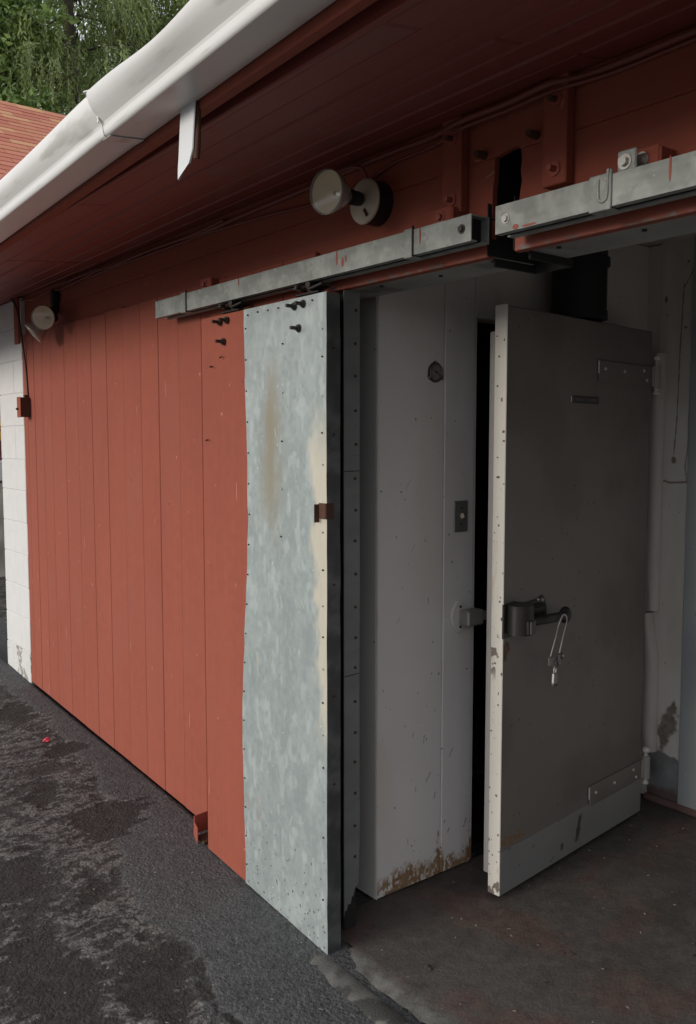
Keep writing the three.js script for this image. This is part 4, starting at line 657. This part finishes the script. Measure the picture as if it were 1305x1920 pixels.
// ───────────────────────── litter ─────────────────────────
{
  const t = thing('red_litter', 'crumpled scrap of bright pink red litter lying on the asphalt', 'litter', [-2.144, gy(-2.144) + 0.006, 0.14]);
  const g = new THREE.IcosahedronGeometry(0.016, 2), p = g.attributes.position; for (let i = 0; i < p.count; i++) { const k = 0.6 + 0.9 * vn(p.getX(i) * 90 + 5, p.getY(i) * 90 + p.getZ(i) * 70, 3); p.setXYZ(i, p.getX(i) * k * 1.2, Math.max(-0.004, p.getY(i) * k * 0.7), p.getZ(i) * k); } g.computeVertexNormals();
  part('scrap', g, flatC(0.62, 0.06, 0.09, 0.5), t);
  const t2 = thing('dirt_clod', 'small dark clod lying alone on the entry floor', 'clod', [0.248, 0.002, -0.2]);
  const g2 = new THREE.IcosahedronGeometry(0.011, 3), q = g2.attributes.position; for (let i = 0; i < q.count; i++) { const k = 0.7 + 0.6 * (2 * fbm(q.getX(i) * 140 + 9, q.getY(i) * 140 + q.getZ(i) * 120, 3, 7) - 0.5); q.setXYZ(i, q.getX(i) * k * 1.3, Math.max(-0.002, q.getY(i) * k * 0.7), q.getZ(i) * k); } g2.computeVertexNormals(); part('clod_body', g2, flatC(0.04, 0.035, 0.03, 0.9), t2);
  // loose paint chips and straw scattered over floor and lot
  const chips = []; for (let i = 0; i < 170; i++) { const indoor = i < 70, x = indoor ? rr(-0.1, 1.4) : rr(-3.4, 0.6), z = indoor ? -0.15 - 1.7 * rnd() : 0.02 + 0.95 * rnd() ** 1.3, l = rr(0.003, 0.012), g3 = new THREE.BoxGeometry(l, 0.0012, rr(0.002, 0.005)).rotateX(rr(-0.3, 0.3)).rotateY(rr(0, 6.3)); chips.push(at(g3, x, (indoor ? 0.004 : gy(x) + 0.004), z)); }
  const m = new THREE.Mesh(merge(...chips), flatC(0.27, 0.25, 0.21, 0.85)); m.name = 'paint_chips'; m.userData = { kind: 'stuff', label: 'tiny pale paint chips and grit strewn over floor and asphalt', category: 'debris' }; scene.add(m);
}

// ───────────────────────── neighbouring house ─────────────────────────
{
  const t = thing('neighbour_house', 'maroon sided house next door with orange red shingled roof', 'house', [0, 0, 0]);
  const wallX = -6.3, z0 = -6, z1 = 0.4; M.maroon = flatC(0.2, 0.042, 0.055, 0.7);
  const w = part('wall', uvm(at(cbox(4.6, 2.7, z1 - z0, 0.01), wallX - 2.35, 2.5, (z0 + z1) / 2)), M.maroon, t);
  for (let y = 1.52, k = 0; y < 3.6; y += 0.177, k++) part('siding_board', uvm(cbox(0.02, 0.18, z1 - z0, 0.003), 2, 0, 0), M.maroon, w, [wallX - 0.035, y + 0.09, (z0 + z1) / 2], [0, 0, -0.07]);
  part('sill_ledge', uvm(at(cbox(0.12, 0.19, z1 - z0, 0.01), wallX + 0.0, 1.345, (z0 + z1) / 2)), M.block, t);
  part('foundation', uvm(at(cbox(0.3, 1.2, z1 - z0, 0.02), wallX - 0.1, 0.64, (z0 + z1) / 2)), std({ map: tex(256, 256, 1, 1, (x, y) => mul3([0.42, 0.38, 0.33], 0.55 + 0.9 * fbm(x * 8, y * 8, 5, 2000, 8, 8))), roughness: 0.9 }), t);
  // painted yellow leaf cut-out on the siding
  for (const [dy, dz, r, s] of [[0, 0, 0.5, 1], [-0.1, -0.03, -0.4, 0.85], [-0.02, 0.14, -0.9, 0.9], [-0.15, 0.12, 1.4, 0.8]]) { const lf = extr([[0, -0.07], [0.03, -0.02], [0.03, 0.03], [0, 0.08], [-0.025, 0.03], [-0.03, -0.02]].map(([a, b]) => [a * s, b * s]), 0.012, 0.003).rotateZ(r).rotateY(Math.PI / 2); part('yellow_leaf', lf, flatC(0.55, 0.33, 0.03, 0.6), t, [wallX + 0.01, 1.78 + dy, -0.9 + dz]); }
  // roof: slope facing the shed, ridge at right angles to it
  const rx = -8.35, ry = 5.46, ex = -5.85, ey = 3.78, L = Math.hypot(ex - rx, ry - ey), ang = Math.atan2(ry - ey, ex - rx), zr0 = -7.5, zr1 = 0.9;
  const deck = part('roof', uvm(at(cbox(L, 0.05, zr1 - zr0, 0.004), 0, -0.045, 0)), flatC(0.24, 0.075, 0.045, 0.8), t, [(rx + ex) / 2, (ry + ey) / 2, (zr0 + zr1) / 2], [0, 0, -ang]);
  part('roof_far_side', uvm(cbox(L, 0.05, zr1 - zr0, 0.004)), flatC(0.24, 0.075, 0.045, 0.8), t, [2 * rx - (rx + ex) / 2, (ry + ey) / 2 - 0.03, (zr0 + zr1) / 2], [0, 0, ang]);
  const sh = [[0.5, 0.17, 0.1], [0.54, 0.2, 0.12], [0.52, 0.21, 0.115], [0.47, 0.155, 0.09], [0.58, 0.3, 0.15]].map(([r, g, b]) => flatC(r * 0.82, g * 0.8, b * 0.8, 0.85));
  const far = [], rows = Math.floor(L / 0.125), sg = cbox(0.16, 0.01, 0.296, 0.002);
  for (let k = 0; k < rows; k++) for (let i = 0; i * 0.3 < zr1 - zr0; i++) {
    const u = -L / 2 + 0.09 + k * 0.125, z = -(zr1 - zr0) / 2 + 0.15 + i * 0.3 + (k % 2) * 0.15; if (z > (zr1 - zr0) / 2) continue;
    const wz = z + (zr0 + zr1) / 2, tilt = 0.05;
    if (wz < 0.2 && wz > -4.6 && k < 21) part('shingle', sg, sh[Math.floor(h2(k, i, 8) * 5)], deck, [u, -0.012 + 0.002 * h2(i, k, 3), z], [0, 0, tilt]); else far.push(sg.clone().rotateZ(tilt).translate(u, -0.012, z));
  }
  const fm = part('shingle_field', merge(...far), sh[0], deck); fm.userData.kind = 'stuff';
}

// ───────────────────────── trees ─────────────────────────
const leafM = new THREE.MeshPhysicalMaterial({ vertexColors: true, roughness: 0.75, transmission: 0.45, thickness: 0, side: THREE.DoubleSide });
const barkM = std({ map: tex(128, 256, 1, 2, (x, y) => mul3([0.085, 0.068, 0.055], 0.5 + fbm(x * 20, y * 4, 4, 2100, 20, 8))), roughness: 0.95 });
function tree(label, x, z, H, R, kind, cols, nStrand) {
  const t = thing(kind === 'weep' ? 'weeping_cypress' : 'maple_tree', label, 'tree', [x, gy(x), z], 'trees behind the houses');
  const limbs = [], lean = rr(-0.4, 0.4);
  const trunk = tube([[0, 0, 0], [lean * 0.3, H * 0.35, 0], [lean, H * 0.7, 0.2], [lean * 1.2, H * 0.97, 0.1]], 1, 30, 10); { const p = trunk.attributes.position, c = new THREE.CatmullRomCurve3([V(0, 0, 0), V(lean * 0.3, H * 0.35, 0), V(lean, H * 0.7, 0.2), V(lean * 1.2, H * 0.97, 0.1)]); for (let i = 0; i < p.count; i++) { const s = Math.floor(i / 11) / 30, q = c.getPointAt(s), r = 0.26 * (1 - 0.92 * s); p.setXYZ(i, q.x + (p.getX(i) - q.x) * r, q.y + (p.getY(i) - q.y) * r, q.z + (p.getZ(i) - q.z) * r); } trunk.computeVertexNormals(); } limbs.push(trunk);
  const P = [], Cc = [], N = [];
  const leaf = (o, d, len, wid, col) => { const side = V(rr(-1, 1), rr(-0.4, 0.4), rr(-1, 1)).cross(d).normalize().multiplyScalar(wid), tip = o.clone().addScaledVector(d, len), m = o.clone().addScaledVector(d, len * 0.45), a = m.clone().add(side), b = m.clone().sub(side); b.y -= wid * 0.4; a.y -= wid * 0.4; for (const q of [o, a, tip, o, tip, b]) { P.push(q.x, q.y, q.z); Cc.push(...col); } };
  const nb = kind === 'weep' ? 64 : 44;
  for (let b = 0; b < nb; b++) {
    const s = 0.22 + 0.76 * (b + rnd()) / nb, az = b * 2.4 + rr(-0.4, 0.4), reach = R * (kind === 'weep' ? 1.05 * (1 - s) ** 0.75 + 0.16 : Math.sin(Math.PI * Math.min(1, 0.12 + s * 0.85)) ** 0.6) * rr(0.7, 1.12), o = V(lean * s, H * s, 0);
    const rise = kind === 'weep' ? rr(0.0, 0.5) : rr(0.5, 1.6), pts = [o.clone(), o.clone().add(V(Math.cos(az) * reach * 0.5, rise * 0.8, Math.sin(az) * reach * 0.5)), o.clone().add(V(Math.cos(az) * reach, rise * (kind === 'weep' ? 0.2 : 1.2), Math.sin(az) * reach))];
    const cv = new THREE.CatmullRomCurve3(pts); const lg = new THREE.TubeGeometry(cv, 8, 0.035 * (1.3 - s), 5); limbs.push(lg);
    const bc = cols[Math.floor(rnd() * cols.length)], ns = Math.round(nStrand * (0.5 + reach / R) / nb);
    for (let k = 0; k < ns; k++) {
      const q = cv.getPointAt(0.15 + 0.85 * rnd()).add(V(rr(-0.35, 0.35), rr(-0.15, 0.2), rr(-0.35, 0.35))), v = 0.75 + 0.5 * rnd(), col = bc.map((c) => c * v);
      if (kind === 'weep') { let p = q.clone(), d = V(Math.cos(az) * 0.7 + rr(-0.5, 0.5), 0.1, Math.sin(az) * 0.7 + rr(-0.5, 0.5)).normalize(); const n = 7 + Math.floor(rnd() * 9); for (let i = 0; i < n; i++) { d.y -= 0.24; d.normalize(); p.addScaledVector(d, 0.085); for (let e = 0; e < 2; e++) leaf(p, d.clone().add(V(rr(-0.6, 0.6), rr(-0.5, 0.1), rr(-0.6, 0.6))).normalize(), rr(0.08, 0.17), rr(0.008, 0.018), col); } } else for (let i = 0; i < 9; i++) { const p = q.clone().add(V(rr(-0.22, 0.22), rr(-0.14, 0.14), rr(-0.22, 0.22))); leaf(p, V(rr(-1, 1), rr(-0.7, 0.3), rr(-1, 1)).normalize(), rr(0.09, 0.16), rr(0.03, 0.055), col); }
    }
  }
  part('trunk', merge(...limbs), barkM, t);
  const g = new THREE.BufferGeometry(); g.setAttribute('position', new THREE.Float32BufferAttribute(P, 3)); g.setAttribute('color', new THREE.Float32BufferAttribute(Cc, 3)); g.computeVertexNormals(); part('crown', g, leafM, t);
}
const gA = [[0.2, 0.27, 0.06], [0.23, 0.3, 0.075], [0.16, 0.235, 0.06]], gB = [[0.085, 0.14, 0.05], [0.1, 0.16, 0.055]], gC = [[0.22, 0.33, 0.06], [0.18, 0.3, 0.055]], gD = [[0.24, 0.29, 0.07], [0.19, 0.26, 0.06]];
tree('weeping conifer with hanging light green sprays, largest behind the gutter', -15.4, -5.3, 14.5, 3.4, 'weep', gA, 5200);
tree('dark weeping conifer at the far left behind the shingled roof', -18.5, -3.6, 16, 3.4, 'weep', gB, 4200);
tree('dark conifer standing furthest back between the lighter trees', -20.5, -8.6, 18, 3.6, 'weep', gB, 4200);
tree('bright leafy tree low at left just above the shingled roof', -13.8, -3.1, 8.6, 1.7, 'leafy', gC, 2600);
tree('yellow green leafy tree peeping over the dented gutter', -15.0, -8.0, 10.6, 2.2, 'leafy', gD, 2600);

scene.traverse((o) => { if (o.isMesh) { o.castShadow = true; o.receiveShadow = true; } });
renderer.render(scene, camera);
